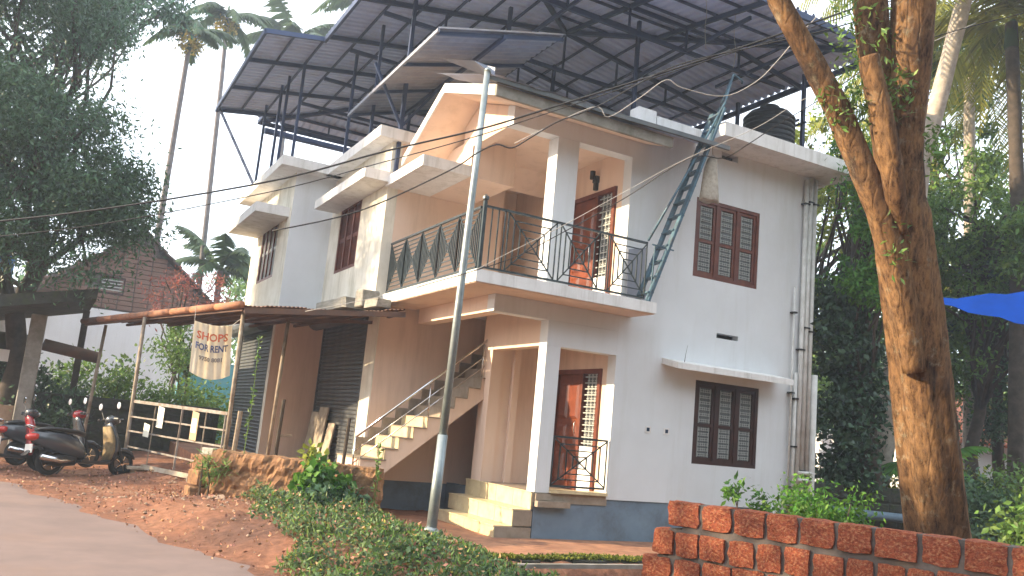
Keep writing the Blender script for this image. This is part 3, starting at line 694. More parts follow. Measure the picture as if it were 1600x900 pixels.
def window_side(x, y0, y1, z0, z1, n, mf, shut):
    fw = .07; fr = MB().box(x, x + .1, y0, y0 + fw, z0, z1).box(x, x + .1, y1 - fw, y1, z0, z1).box(x, x + .1, y0 + fw, y1 - fw, z0, z0 + fw).box(x, x + .1, y0 + fw, y1 - fw, z1 - fw, z1)
    w = (y1 - y0 - fw) / n
    for k in range(1, n): fr.box(x, x + .1, y0 + k * w, y0 + k * w + fw, z0 + fw, z1 - fw)
    F = fr.build('window', mf, H)
    for k in range(n):
        a = y0 + k * w + fw; b = y0 + (k + 1) * w; zc = (z0 + z1) / 2
        B(x + .06, x + .07, a, b, z0 + fw, z1 - fw).build('pane', M['pane'], F)
        s = MB().box(x + .02, x + .058, a, b, zc - .04, zc + .04)
        for q in range(5): yy = a + (b - a) * (q + .5) / 5; s.box(x + .03, x + .045, yy - .012, yy + .012, z0 + fw, z1 - fw)
        s.build('window_bars', M['grille'] if not shut else mf, F)
    return F
window_side(5.06, 16.32, 17.72, 4.38, 5.8, 3, M['wood'], True)
window_side(4.16, 19.45, 21.1, 4.38, 5.8, 4, M['wood'], False)

def entrance_door(x, y0, y1, z0, z1, sill):
    # frame, double leaf and a grilled sidelight
    fw = .08
    D = MB().box(x - .03, x + .12, y0, y0 + fw, z0, z1).box(x - .03, x + .12, y1 - fw, y1, z0, z1).box(x - .03, x + .12, y0 + fw, y1 - fw, z1 - fw, z1).box(x - .03, x + .12, y0 + .52, y0 + .52 + fw, z0, z1 - fw).build('door', M['wood'], H)
    a, b = y0 + .6, y1 - fw
    B(x + .02, x + .07, a, b, z0 + .01, z1 - fw).build('door_leaf', M['door'], D)
    pw = (b - a - .21) / 2
    for c in range(2):
        ya = a + .07 + c * (pw + .07)
        for (q0, q1) in ((.12, .62), (.72, 1.1), (1.2, 1.82)):
            o = MB().loft([[(x + .019, ya, z0 + q0), (x + .019, ya + pw, z0 + q0), (x + .019, ya + pw, z0 + q1), (x + .019, ya, z0 + q1)],
                           [(x - .012, ya + .05, z0 + q0 + .05), (x - .012, ya + pw - .05, z0 + q0 + .05), (x - .012, ya + pw - .05, z0 + q1 - .05), (x - .012, ya + .05, z0 + q1 - .05)]])
            o.build('door_panel', M['door'], D)
    MB().tube([(x - .03, a + .06, z0 + .95), (x - .05, a + .06, z0 + 1.0), (x - .05, a + .06, z0 + 1.12), (x - .03, a + .06, z0 + 1.17)], .012, 6).build('door_handle', M['chrome'], D, smooth=True)
    ya, yb = y0 + fw, y0 + .52
    B(x + .0, x + .07, ya, yb, z0 + .01, z0 + sill).build('wood_panel', M['door'] if sill < .5 else M['white'], D)
    B(x + .07, x + .08, ya, yb, z0 + sill, z1 - fw).build('sidelight_pane', M['pane'], D)
    g = MB()
    for i in range(12):
        z = z0 + sill + (z1 - fw - z0 - sill) * (i + .5) / 12; g.box(x + .02, x + .03, ya, yb, z - .01, z + .01)
        for u in (.25, .5, .75): yy = ya + (yb - ya) * u; g.box(x + .022, x + .028, yy - .035, yy + .035, z + .03, z + .045)
    for u in (.25, .5, .75): yy = ya + (yb - ya) * u; g.box(x + .021, x + .031, yy - .008, yy + .008, z0 + sill, z1 - fw)
    g.build('sidelight_grille', M['grille'], D)
entrance_door(8.19, 11.97, 13.40, .55, 2.61, .75)
entrance_door(8.21, 11.97, 13.40, 3.68, 5.81, .55)

# roller shutters, slat by slat
def roller(x, y0, y1, z0, z1):
    n = int((z1 - z0 - .05) / .075); h = (z1 - z0) / n
    F = MB().box(x - .02, x + .08, y0, y0 + .06, z0, z1).build('roller_shutter', M['shutter'], H); B(x - .02, x + .08, y1 - .06, y1, z0, z1).build('shutter_guide', M['shutter'], F)
    me = MB().prism([(-.012, 0), (.012, .02), (.012, h - .02), (-.012, h - .003), (.03, h - .003), (.03, 0)], 'y', 0, y1 - y0 - .12).build('tmp', M['shutter']).data
    bpy.data.objects.remove(bpy.data.objects['tmp'])
    for i in range(n): place('shutter_slat', me, F, (x, y0 + .06, z0 + i * h))
    # rolled drum box under the lintel
    mb = MB().tube([(x - .22, y0 + .1, z1 + .02), (x - .22, y1 - .1, z1 + .02)], .19, 14); mb.build('shutter_drum', M['shutter'], F, smooth=False)
roller(5.20, 15.44, 18.38, .47, 3.36)
roller(4.17, 18.64, 21.9, .47, 3.25)

# small fittings on the walls
for x in (8.92, 9.31):
    o = B(x - .055, x + .055, W - .012, W, 1.62, 1.73).build('socket', M['fascia'], H); B(x - .03, x + .03, W - .014, W - .012, 1.645, 1.705).build('socket_hole', M['socket'], o)
o = MB().box(8.14, 8.22, 12.55, 12.66, 6.00, 6.12).box(8.15, 8.22, 12.57, 12.64, 5.86, 6.0).build('wall_lamp', M['lamp'], H)
MB().tube([(8.10, 12.605, 6.05), (8.10, 12.605, 6.2)], .05, 8).build('lamp_shade', M['lamp'], o)
MB().tube([(9.25, W - .44, 2.83), (9.28, W - .42, 2.95), (9.33, W - .4, 3.12)], [.006, .004, .002], 5).build('dry_weed_stem', M['bark_dark'], H)
def downpipes():
    for x, z0, z1, r in ((12.20, .25, 3.0, .035), (12.31, .1, 6.75, .045), (12.42, .9, 6.8, .05), (12.545, .8, 6.78, .045), (12.10, .6, 4.6, .02)):
        p = MB().tube([(x, W - .07, z0), (x, W - .07, z1)], r, 10).build('drain_pipe', M['pipe'], H, smooth=True)
        for z in (z0 + .3, (z0 + z1) / 2, z1 - .5): MB().box(x - r - .02, x + r + .02, W - .12, W, z, z + .03).build('pipe_bracket', M['lamp'], p)
    for z in (1.05, 1.18): MB().tube([(12.3, W - .12, z), (12.7, W - .12, z)], .035, 8).build('drain_pipe', M['pipe'], H, smooth=True)
    MB().tube([(12.66, W - .1, 3.0), (12.66, W - .1, .75), (12.72, W - .1, .62), (12.9, W - .12, .56)], .06, 10).build('drain_pipe', M['pipe'], H, smooth=True)
    MB().tube([(11.7, W - .06, .35), (12.1, W - .08, .75)], .03, 8).build('drain_pipe', M['pipe'], H, smooth=True)
downpipes()
t = thing('water_pipe', 'thick blue grey pipe running right from the house corner to the tree', 'pipe', (12.8, 11.4, .56))
MB().tube([(12.80, W - .12, .56), (13.4, 11.2, .54), (15.5, 10.4, .5), (18, 9.6, .5)], .085, 12).build('pipe_run', M['pipeblue'], t, smooth=True)
for k, p in enumerate(((13.45, 11.18, .54), (15.4, 10.43, .5))): MB().tube([p, (p[0] + .15, p[1] - .055, p[2])], .1, 12).build('pipe_collar', M['pipeblue'], t, smooth=True)

# railings: web panels of bars
def railing(name, parent, axis, c, segs, z0, z1, gap=.085, t=.017):
    def P(u, z): return (u, c, z) if axis == 'x' else (c, u, z)
    u0 = segs[0][0]; u1 = segs[-1][1]
    rail = MB().bar(P(u0, z1), P(u1, z1), .045, .03).build(name, M['rail'], parent); MB().bar(P(u0, z0), P(u1, z0), .035, .03).build('bottom_rail', M['rail'], rail)
    for s in segs:
        a, b, kind = s; zb, zt = z0 + .015, z1 - .015
        bars = []
        if kind == 'bars':
            n = max(1, round((b - a) / .12))
            for i in range(n + 1): u = a + (b - a) * i / n; bars.append((P(u, zb), P(u, zt)))
        else:
            cu, cz = (a + b) / 2, (zb + zt) / 2
            bars += [(P(a, zb), P(a, zt)), (P(b, zb), P(b, zt)), (P(a, zb), P(b, zt)), (P(a, zt), P(b, zb))]
            nu = 4 if axis == 'x' else 6
            for i in range(1, nu):
                k = i / nu; hu = (b - a) / 2 * k; hz = (zt - zb) / 2 * k
                bars += [(P(cu - hu, cz - hz), P(cu - hu, cz + hz)), (P(cu + hu, cz - hz), P(cu + hu, cz + hz)), (P(cu - hu, cz - hz), P(cu + hu, cz - hz)), (P(cu - hu, cz + hz), P(cu + hu, cz + hz))]
        for p, q in bars: MB().bar(p, q, t).build('railing_bar', M['rail'], rail, fix=False)
    return rail
zr0, zr1 = FL1 + .05, FL1 + .96
r1 = railing('balcony_railing', H, 'x', 11.0, [(5.27, 5.60, 'bars'), (5.66, 6.50, 'web'), (6.58, 7.30, 'web'), (7.30, 7.46, 'bars'), (7.5, 8.22, 'web')], zr0, zr1)
dia = np.linspace(11.1, 14.82, 6)
r2 = railing('balcony_railing', H, 'y', 5.25, [(float(dia[i]), float(dia[i + 1]), 'web') for i in range(5)], zr0, zr1)
MB().bar((5.25, 11.0, FL1), (5.25, 11.0, zr1 + .07), .05).build('corner_post', M['rail'], r1)
MB().tube([(5.25, 11.0, zr1 + .07), (5.25, 11.0, zr1 + .10), (5.25, 11.0, zr1 + .14), (5.25, 11.0, zr1 + .17)], [.02, .05, .05, .01], 8).build('post_knob', M['rail'], r1)
railing('porch_railing', H, 'x', W + .02, [(7.13, 8.14, 'web')], .66, 1.42, t=.018)
t = thing('leaning_board', 'plain grey board standing on the balcony beside the ladder', 'board', (8.5, 11.35, FL1))
MB().loft([[(8.24, 11.5, FL1), (8.62, 11.5, FL1), (8.62, 11.56, 4.72), (8.24, 11.56, 4.62)], [(8.24, 11.475, FL1), (8.62, 11.475, FL1), (8.62, 11.535, 4.72), (8.24, 11.535, 4.62)]]).build('panel', M['board'], t)

# laterite ledge where the lean-to meets the balcony
t = thing('ledge_blocks', 'mossy yellowish masonry upstand above the lean-to roof', 'ledge', (4.8, 15, 3.4))
place('masonry_block', brick_mesh(M['concrete'], 1), t, (4.95, 14.95, 3.56), (0, 0, .1), (.35, .3, .32))
place('masonry_block', brick_mesh(M['concrete'], 2), t, (4.82, 16.1, 3.5), (0, 0, .05), (.5, 1.7, .22))
place('masonry_block', brick_mesh(M['concrete'], 4), t, (5.0, 14.5, 3.44), (0, 0, .05), (.3, .6, .16))

# ------------------------------------------------------------------ ladder
def ladder():
    t = thing('ladder', 'blue grey steel ladder leaning from the balcony up to the roof', 'ladder', (8.3, 11.1, FL1))
    f0, f1 = Vector((8.28, 10.98, FL1)), Vector((8.34, 11.36, FL1)); g0, g1 = Vector((9.50, 10.80, 7.25)), Vector((9.56, 11.16, 7.25))
    for a, b in ((f0, g0), (f1, g1)): MB().bar(a, b, .04, .10, up=(0, 1, 0)).build('side_rail', M['ladder'], t)
    n = 13
    for i in range(n):
        k = (i + .6) / n; p = f0.lerp(g0, k); q = f1.lerp(g1, k)
        MB().bar(p + Vector((.0, 0, .0)), q, .11, .025, up=(0, 0, 1)).build('tread', M['ladder'], t)
    top = Vector((9.72, 10.85, 7.95))
    MB().tube([f0 + Vector((-.06, 0, 1.0)), f0.lerp(g0, .5) + Vector((-.1, 0, .35)), g0 + Vector((.02, 0, .1)), top], .02, 6).build('hand_rail', M['ladder'], t, smooth=True)
    MB().tube([top, g1 + Vector((.1, 0, 0))], .018, 6).build('hand_rail', M['ladder'], t, smooth=True)
    MB().tube([top, top + Vector((.3, .1, 0)), top + Vector((.3, .1, -.06))], .018, 6).build('hand_rail', M['ladder'], t, smooth=True)
    for k in (.0,):
        MB().bar(f0 + Vector((.02, -.01, .95)), (8.75, 10.98, FL1 + .93), .02).build('brace', M['ladder'], t)
    MB().bar((8.36, 11.02, FL1), (8.40, 11.02, FL1 + .95), .02).build('brace', M['ladder'], t)
ladder()
def sack():
    t = MB(); rings = []
    for z, r, dx in ((6.42, .02, 0), (6.36, .09, 0), (6.2, .12, -.02), (5.95, .15, -.03), (5.75, .17, -.04), (5.62, .19, -.05), (5.60, .18, -.05)):
        rings.append([(9.47 + dx + r * math.cos(a) * 1.05 * (1 + .1 * math.sin(3 * a + z * 5)), 10.98 + r * math.sin(a) * .7, z + .02 * math.sin(4 * a)) for a in [2 * math.pi * i / 14 for i in range(14)]])
    t.loft(rings).tube([(9.47, 10.98, 6.4), (9.44, 10.98, 6.75)], .008, 5)
    tag(t.build('hanging_sack', M['sack'], smooth=True), 'pale cloth sack hanging from the ladder above the upper window', 'sack')
sack()
def tank():
    t = thing('water_tank', 'black ribbed plastic water tank standing on the roof', 'water tank', (12.2, 12.75, 6.8))
    c = (12.32, 12.6)
    def lathe(c, pr, n=28):
        m = MB(); m.loft([[(c[0] + r * math.cos(a), c[1] + r * math.sin(a), z) for a in [2 * math.pi * i / n for i in range(n)]] for r, z in pr]); return m
    pr = [(.5, 6.82)]
    for i in range(15): z = 6.84 + i * .1; pr += [(.50, z), (.53, z + .03), (.53, z + .06), (.50, z + .09)]
    pr += [(.42, 8.42), (.22, 8.5)]
    lathe(c, pr).build('tank_body', M['tank'], t, smooth=False)
    lathe(c, [(.2, 8.5), (.2, 8.57), (.17, 8.59)]).build('tank_lid', M['tank'], t)
tank()

# ------------------------------------------------------------------ steel truss roof over the house
def steel_roof():
    t = thing('steel_roof', 'large dark steel truss roof with corrugated sheets above the house', 'roof', (8.7, 16, 7))
    XL, XR, YF, YB, Z0, SL = 4.15, 13.35, 10.55, 24.0, 9.38, .16
    XM = (XL + XR) / 2; HW = (XR - XL) / 2
    XE = 2.9; YE0, YE1 = 17.5, 23.3
    def zat(x, y): return Z0 + SL * min(x - XL, XR - x, y - YF, YB - y)
    prof = [(0, .0), (.10, .0), (.13, .055), (.17, .055), (.2, 0)]
    def strip(lo, hi, side):
        """corrugated sheet strip between eave coordinates lo..hi"""
        us = []; u = lo
        while u < hi - 1e-6:
            for a, h in prof[:-1]:
                if u + a <= hi + 1e-6: us.append((u + a, h))
            u += .2
        us.append((hi, 0))
        v = []; f = []
        for u, h in us:
            if side == 'L': x0 = XE if YE0 <= (lo + hi) / 2 <= YE1 else XL; m = max(0, min(HW, u - YF, YB - u)); a = (x0, u, Z0 + SL * (x0 - XL)); b = (XL + m, u, Z0 + SL * m)
            elif side == 'R': m = max(0, min(HW, u - YF, YB - u)); a = (XR, u, Z0); b = (XR - m, u, Z0 + SL * m)
            elif side == 'F': m = max(0, min(u - XL, XR - u)); a = (u, YF, Z0); b = (u, YF + m, Z0 + SL * m)
            else: m = max(0, min(u - XL, XR - u)); a = (u, YB, Z0); b = (u, YB - m, Z0 + SL * m)
            v += [(a[0], a[1], a[2] + h + .06), (b[0], b[1], b[2] + h + .06)]
        for i in range(len(us) - 1): f.append((2 * i, 2 * i + 2, 2 * i + 3, 2 * i + 1))
        off = base_of(t); me = mesh_of('roof_sheet', [Vector(p) - off for p in v], f, M['sheet'])
        o = bpy.data.objects.new('roof_sheet', me); COL.objects.link(o); o.parent = t
    y = YF
    ybr = sorted(set([YF + i for i in range(14)] + [YE0, YE1, YB]))
    ybr = [q for q in ybr if q <= YB]
    for a, b in zip(ybr, ybr[1:]):
        if b - a < .02: continue
        strip(a, b, 'L'); strip(a, b, 'R')
    x = XL
    while x < XR - .01: strip(x, min(x + 1, XR), 'F'); strip(x, min(x + 1, XR), 'B'); x += 1
    def bar(p, q, w=.06, h=.06, name='steel_member'): MB().bar(p, q, w, h).build(name, M['steel'], t, fix=False)
    # purlins along Y on the side slopes, along X on the end slopes
    for k in range(0, 8):
        m = k * HW / 7; z = Z0 + SL * m + .02
        for x in (XL + m, XR - m): bar((x, YF + m, z), (x, YB - m, z), .035, .05, 'purlin')
        if k < 7:
            for y in (YF + m, YB - m): bar((XL + m, y, z), (XR - m, y, z), .035, .05, 'purlin')
    for x in (XE, XE + .62): bar((x, YE0, Z0 + SL * (x - XL) + .02), (x, YE1, Z0 + SL * (x - XL) + .02), .035, .05, 'purlin')
    # hips and ridge
    ap1, ap2 = (XM, YF + HW, Z0 + SL * HW - .02), (XM, YB - HW, Z0 + SL * HW - .02)
    for c, a in (((XL, YF), ap1), ((XR, YF), ap1), ((XL, YB), ap2), ((XR, YB), ap2)): bar((c[0], c[1], Z0 - .02), a, .08, .09, 'hip_rafter')
    bar(ap1, ap2, .08, .09, 'ridge_beam')
    # folded cap sheets closing the hips and the ridge from above
    for c, a in (((XL, YF), ap1), ((XR, YF), ap1), ((XL, YB), ap2), ((XR, YB), ap2)): MB().bar((c[0], c[1], Z0 + .12), (a[0], a[1], a[2] + .14), .55, .02).build('ridge_cap', M['sheet'], t)
    MB().bar((ap1[0], ap1[1], ap1[2] + .145), (ap2[0], ap2[1], ap2[2] + .145), .55, .02).build('ridge_cap', M['sheet'], t)
    # trusses across the house
    for y in (YF + HW - 2.4, YF + HW, YF + HW + 2.1, 19.2, 21.2, 23.2):
        m = min(HW, y - YF, YB - y)
        xl = XE if YE0 <= y <= YE1 else XL
        bar((xl, y, Z0 + SL * (xl - XL) - .03), (XL + m, y, Z0 + SL * m - .03), .06, .09, 'rafter')
        bar((XR, y, Z0 - .03), (XR - m, y, Z0 + SL * m - .03), .06, .09, 'rafter')
        if m < HW: bar((XL + m, y, Z0 + SL * m - .03), (XR - m, y, Z0 + SL * m - .03), .05, .08, 'tie_beam')
        bar((XL + .5, y, Z0 - .18), (XR - .5, y, Z0 - .18), .06, .08, 'tie_beam')
        for i, x in enumerate(np.linspace(XL + 1.8, XR - 1.8, 5)):
            zz = Z0 + SL * min(x - XL, XR - x, m) - .05; bar((float(x), y, Z0 - .18), (float(x), y, zz), .04, .04, 'truss_web')
    # front slope rafters
    for x in (XL + 1.6, XL + 3.2, XM, XR - 3.2, XR - 1.6):
        m = min(x - XL, XR - x); bar((x, YF, Z0 - .03), (x, YF + m, Z0 + SL * m - .03), .06, .09, 'rafter')
        if m < HW: bar((x, YF + .4, Z0 - .18), (x, YF + m + 1.5, Z0 - .18), .05, .07, 'tie_beam')
    # eave beams
    for p, q in (((XL, YF), (XR, YF)), ((XR, YF), (XR, YB)), ((XR, YB), (XL, YB)), ((XL, YF), (XL, YE0)), ((XL, YE1), (XL, YB))): bar((p[0], p[1], Z0 - .02), (q[0], q[1], Z0 - .02), .06, .12, 'eave_beam')
    ze = Z0 + SL * (XE - XL)
    bar((XE, YE0, ze), (XE, YE1, ze), .06, .12, 'eave_beam')
    for y in (YE0, YE1): bar((XE, y, ze), (XL, y, Z0), .06, .1, 'eave_beam')
    bar((4.4, YB + .3, Z0 - .12), (XR, YB + .3, Z0 - .12), .16, .14, 'gutter')
    # posts
    posts = [(4.0, 22.3, 6.8), (4.0, 20.6, 6.8), (4.0, 19.9, 6.8), (4.1, 18.9, 6.8), (5.0, 17.9, 6.8), (5.0, 16.2, 6.8), (5.15, 14.82, 5.9), (7.0, 14.4, 6.6), (9.3, 13.2, 6.8), (12.97, 12.3, 7.0), (13.0, 14.3, 7.0), (12.95, 16.6, 7.0), (9.3, 16.5, 6.8), (7.0, 19.6, 6.8), (12.9, 20, 7.0)]
    for x, y, z in posts:
        w = .07 if x > 5.1 else .06
        bar((x, y, z), (x, y, zat(max(x, XL), y) - .05 - (XL - x if x < XL else 0) * SL), w, w, 'post')
    bar((4.0, 22.2, 7.0), (XE + .05, 23.1, ze), .06, .06, 'post')
    bar((5.15, 14.82, 6.9), (4.5, 14.82, 8.0), .05, .05, 'bracket'); bar((5.15, 14.82, 6.9), (6.0, 14.82, 8.1), .05, .05, 'bracket')
    bar((12.95, 12.2, 8.3), (12.95, 16.6, 8.3), .04, .04, 'brace'); bar((12.75, 12.2, 8.3), (13.0, 14.3, 8.3), .04, .04, 'brace')
steel_roof()

# lower corrugated lean roof over the gable's rear slope
def low_roof():
    t = thing('low_sheet_roof', 'smaller corrugated sheet roof panel above the balcony gable', 'roof', (5.2, 13.5, 7.3))
    # corners (world): near-top, far-low, and the inner edge
    A = Vector((4.70, 11.55, 7.60)); Bq = Vector((4.40, 15.6, 7.42)); C = Vector((7.3, 15.6, 7.86)); Dq = Vector((7.3, 12.2, 8.02))
    A, Bq, C, Dq = LOWQ
    n = 22
    u = (Bq - A); 
    mes = []
    k = 4
    for s in range(k):
        v = []; f = []; m = 6 * 4
        for i in range(m + 1):
            q = (s + i / m) / k; h = (0, .05, .05, 0)[i % 4]
            p0 = A.lerp(Bq, q); p1 = Dq.lerp(C, q); v += [(p0.x, p0.y, p0.z + h), (p1.x, p1.y, p1.z + h)]
        for i in range(m): f.append((2 * i, 2 * i + 2, 2 * i + 3, 2 * i + 1))
        me = mesh_of('roof_sheet', [Vector(p) - base_of(t) for p in v], f, M['sheet_gal']); o = bpy.data.objects.new('roof_sheet', me); COL.objects.link(o); o.parent = t
    for q in (.02, .33, .66, .98):
        p0 = Dq.lerp(C, q); p1 = A.lerp(Bq, q); MB().bar(p0 - Vector((0, 0, .05)), p1 - Vector((0, 0, .05)), .04, .06).build('rafter', M['steel'], t)
    MB().bar(A - Vector((0, 0, .03)), Bq - Vector((0, 0, .03)), .04, .06).build('edge_beam', M['sheet_gal'], t)
    MB().bar(A.lerp(Dq, .5) - Vector((0, 0, .09)), Bq.lerp(C, .5) - Vector((0, 0, .09)), .05, .07).build('edge_beam', M['steel'], t)
LOWQ = (Vector((4.59, 11.96, 7.6)), Vector((4.66, 16.75, 7.6)), Vector((7.0, 16.6, 8.3)), Vector((7.0, 12.1, 8.3)))
low_roof()
# sheet metal over the front slope of the gable, reaching past the ladder
def front_sheet():
    t = thing('gable_sheet_cover', 'dark sheet metal cover laid along the front eave of the balcony gable', 'roof', (5.2, 10.8, 6.6))
    v = []; f = []; n = 40
    for i in range(n + 1):
        x = 5.0 + (9.55 - 5.0) * i / n; h = (0, .02, .02, 0)[i % 4]; dz = .02 * math.sin(i * .7)
        v += [(x, 10.74, 6.53 + h + dz * .4), (x, 12.95, 7.30 + h)]
    for i in range(n): f.append((2 * i, 2 * i + 1, 2 * i + 3, 2 * i + 2))
    me = mesh_of('roof_sheet', [Vector(p) - base_of(t) for p in v], f, M['sheet']); o = bpy.data.objects.new('roof_sheet', me); COL.objects.link(o); o.parent = t
    MB().bar((5.0, 10.80, 6.50), (9.6, 10.72, 6.52), .05, .07).build('gutter', M['shutter'], t)
    MB().loft([[(4.72, 10.75, 6.66), (5.05, 10.70, 6.50), (5.05, 10.72, 6.64), (5.0, 10.9, 6.72)], [(4.42, 11.3, 6.80), (5.0, 10.9, 6.55), (5.0, 10.9, 6.69), (4.9, 11.0, 6.75)]]).build('flashing', M['sheet_gal'], t)
front_sheet()

# street pole
t = thing('utility_pole', 'tall slim galvanised pole standing in front of the house steps', 'pole', (4.66, 10.35, 0))
MB().tube([(4.64, 10.35, -.05), (4.665, 10.35, 1.3)], [.068, .066], 16).build('lower_tube', M['galv'], t, smooth=True)
MB().tube([(4.665, 10.35, 1.28), (4.70, 10.35, 3.2), (4.73, 10.35, 4.7), (4.765, 10.35, 6.36)], [.054, .051, .047, .043], 16).build('upper_tube', M['galv'], t, smooth=True)
MB().tube([(4.64, 10.35, 0), (4.64, 10.35, .10), (4.645, 10.35, .13)], [.1, .1, .075], 16).build('collar', M['galv'], t, smooth=True)
MB().tube([(4.765, 10.35, 6.36), (4.78, 10.35, 6.42)], [.055, .03], 12).build('cap', M['galv'], t, smooth=True)
place('concrete_footing', brick_mesh(M['concrete'], 5), t, (4.64, 10.33, -.02), (0, 0, .2), (.34, .34, .12))
# ------------------------------------------------------------------ lean-to canopy in front of the shops
def lean_to():
    t = thing('lean_to_canopy', 'sagging rusty sheet lean-to on thin posts in front of the shops', 'canopy', (2.7, 14.4, 3))
    A, Bc, C, Dd = Vector((2.66, 14.15, 3.02)), Vector((5.36, 14.02, 3.34)), Vector((4.25, 21.0, 3.32)), Vector((.62, 20.5, 2.90))
    Bm = Vector((5.30, 18.3, 3.34))
    n = 8; rnd = random.Random(4)
    for s in range(n):
        v = []; f = []; m = 20
        for i in range(m + 1):
            q = (s + i / m) / n; h = (0, .02, .02, 0)[i % 4]
            far = C.lerp(Bm, q) if q < 1 else Bm
            p0 = A.lerp(Bc, q) + Vector((0, .04 * math.sin(q * 17), -.03 * math.sin(q * 3.14))); p1 = Dd.lerp(Vector((5.3, 18.3, 3.36)), q)
            for k in (0, .33, .66, 1): p = p0.lerp(p1, k); v.append((p.x, p.y, p.z + h + .02 * math.sin(k * 9 + s)))
        for i in range(m):
            for k in range(3): f.append((4 * i + k, 4 * (i + 1) + k, 4 * (i + 1) + k + 1, 4 * i + k + 1))
        me = mesh_of('roof_sheet', [Vector(p) - base_of(t) for p in v], f, M['rustdark']); o = bpy.data.objects.new('roof_sheet', me); COL.objects.link(o); o.parent = t
    for q in np.linspace(.0, 1, 7):
        q = float(q); MB().bar(A.lerp(Bc, q) - Vector((0, -.05, .05)), Dd.lerp(Vector((5.3, 18.3, 3.36)), q) - Vector((0, 0, .05)), .05, .05).build('rafter', M['rustdark'], t)
    MB().bar(A - Vector((0, 0, .07)), Bc - Vector((0, 0, .07)), .06, .09).build('edge_beam', M['rustdark'], t)
    MB().bar((3.6, 15.3, 3.02), (5.3, 15.2, 3.2), .05, .06).build('edge_beam', M['rustdark'], t)
    # rounded ridge sheets along the road edge, sheet by sheet
    k = 8
    for i in range(k):
        p = A.lerp(Dd, i / k); q = A.lerp(Dd, (i + 1.05) / k); r = .06 + .004 * (i % 2)
        o = MB().tube([p + Vector((-.05, 0, .02)), q + Vector((-.05, 0, .02))], [r, r * .96], 12).build('ridge_sheet', M['rust'] if i < 7 else M['rustdark'], t, smooth=True)
    for a, b in (((2.73, 14.4, .44), (2.70, 14.4, 2.98)), ((1.55, 17.5, .1), (1.50, 17.5, 2.92)), ((.92, 20.3, 0), (1.0, 20.3, 2.88)), ((3.62, 15.3, .47), (3.66, 15.3, 3.02))):
        MB().tube([a, b], .034, 8).build('post', M['postold'], t, smooth=True)
lean_to()
t = thing('short_post', 'short rusty post standing before the tan wall between shutters', 'post', (3.75, 15.4, .47))
MB().tube([(3.78, 15.4, .47), (3.80, 15.4, 1.62)], .035, 8).build('tube', M['bark_dark'], t); MB().bar((3.80, 15.4, .98), (4.02, 15.4, 1.0), .05, .04).build('latch', M['postold'], t)
t = thing('short_post', 'weathered short post beside the right end of the metal gate', 'post', (2.86, 14.5, .45))
MB().tube([(2.88, 14.5, .45), (2.90, 14.5, 1.35)], .04, 8).build('tube', M['postold'], t)
t = thing('short_post', 'rusty post at the foot of the outside stairs', 'post', (4.5, 13.75, .47))
MB().tube([(4.48, 13.75, .47), (4.50, 13.75, 1.4)], .03, 8).build('tube', M['bark_dark'], t)
def planks():  # boards stand in for a pale patch on the shutter
    t = thing('shutter_patch_boards', 'pale boards standing in for a pale patch at the bottom of the second shutter', 'planks', (4.7, 16.0, .47))
    for k, (y, h, w) in enumerate(((17.75, 1.0, .5), (17.1, 1.1, .6), (16.55, .8, .42))):
        MB().loft([[(5.02, y, .47), (5.02, y + w, .47), (5.13, y + w, .47 + h), (5.13, y, .47 + h)], [(5.05, y, .47), (5.05, y + w, .47), (5.16, y + w, .47 + h), (5.16, y, .47 + h)]]).build('plank', M['plank'], t)
planks()
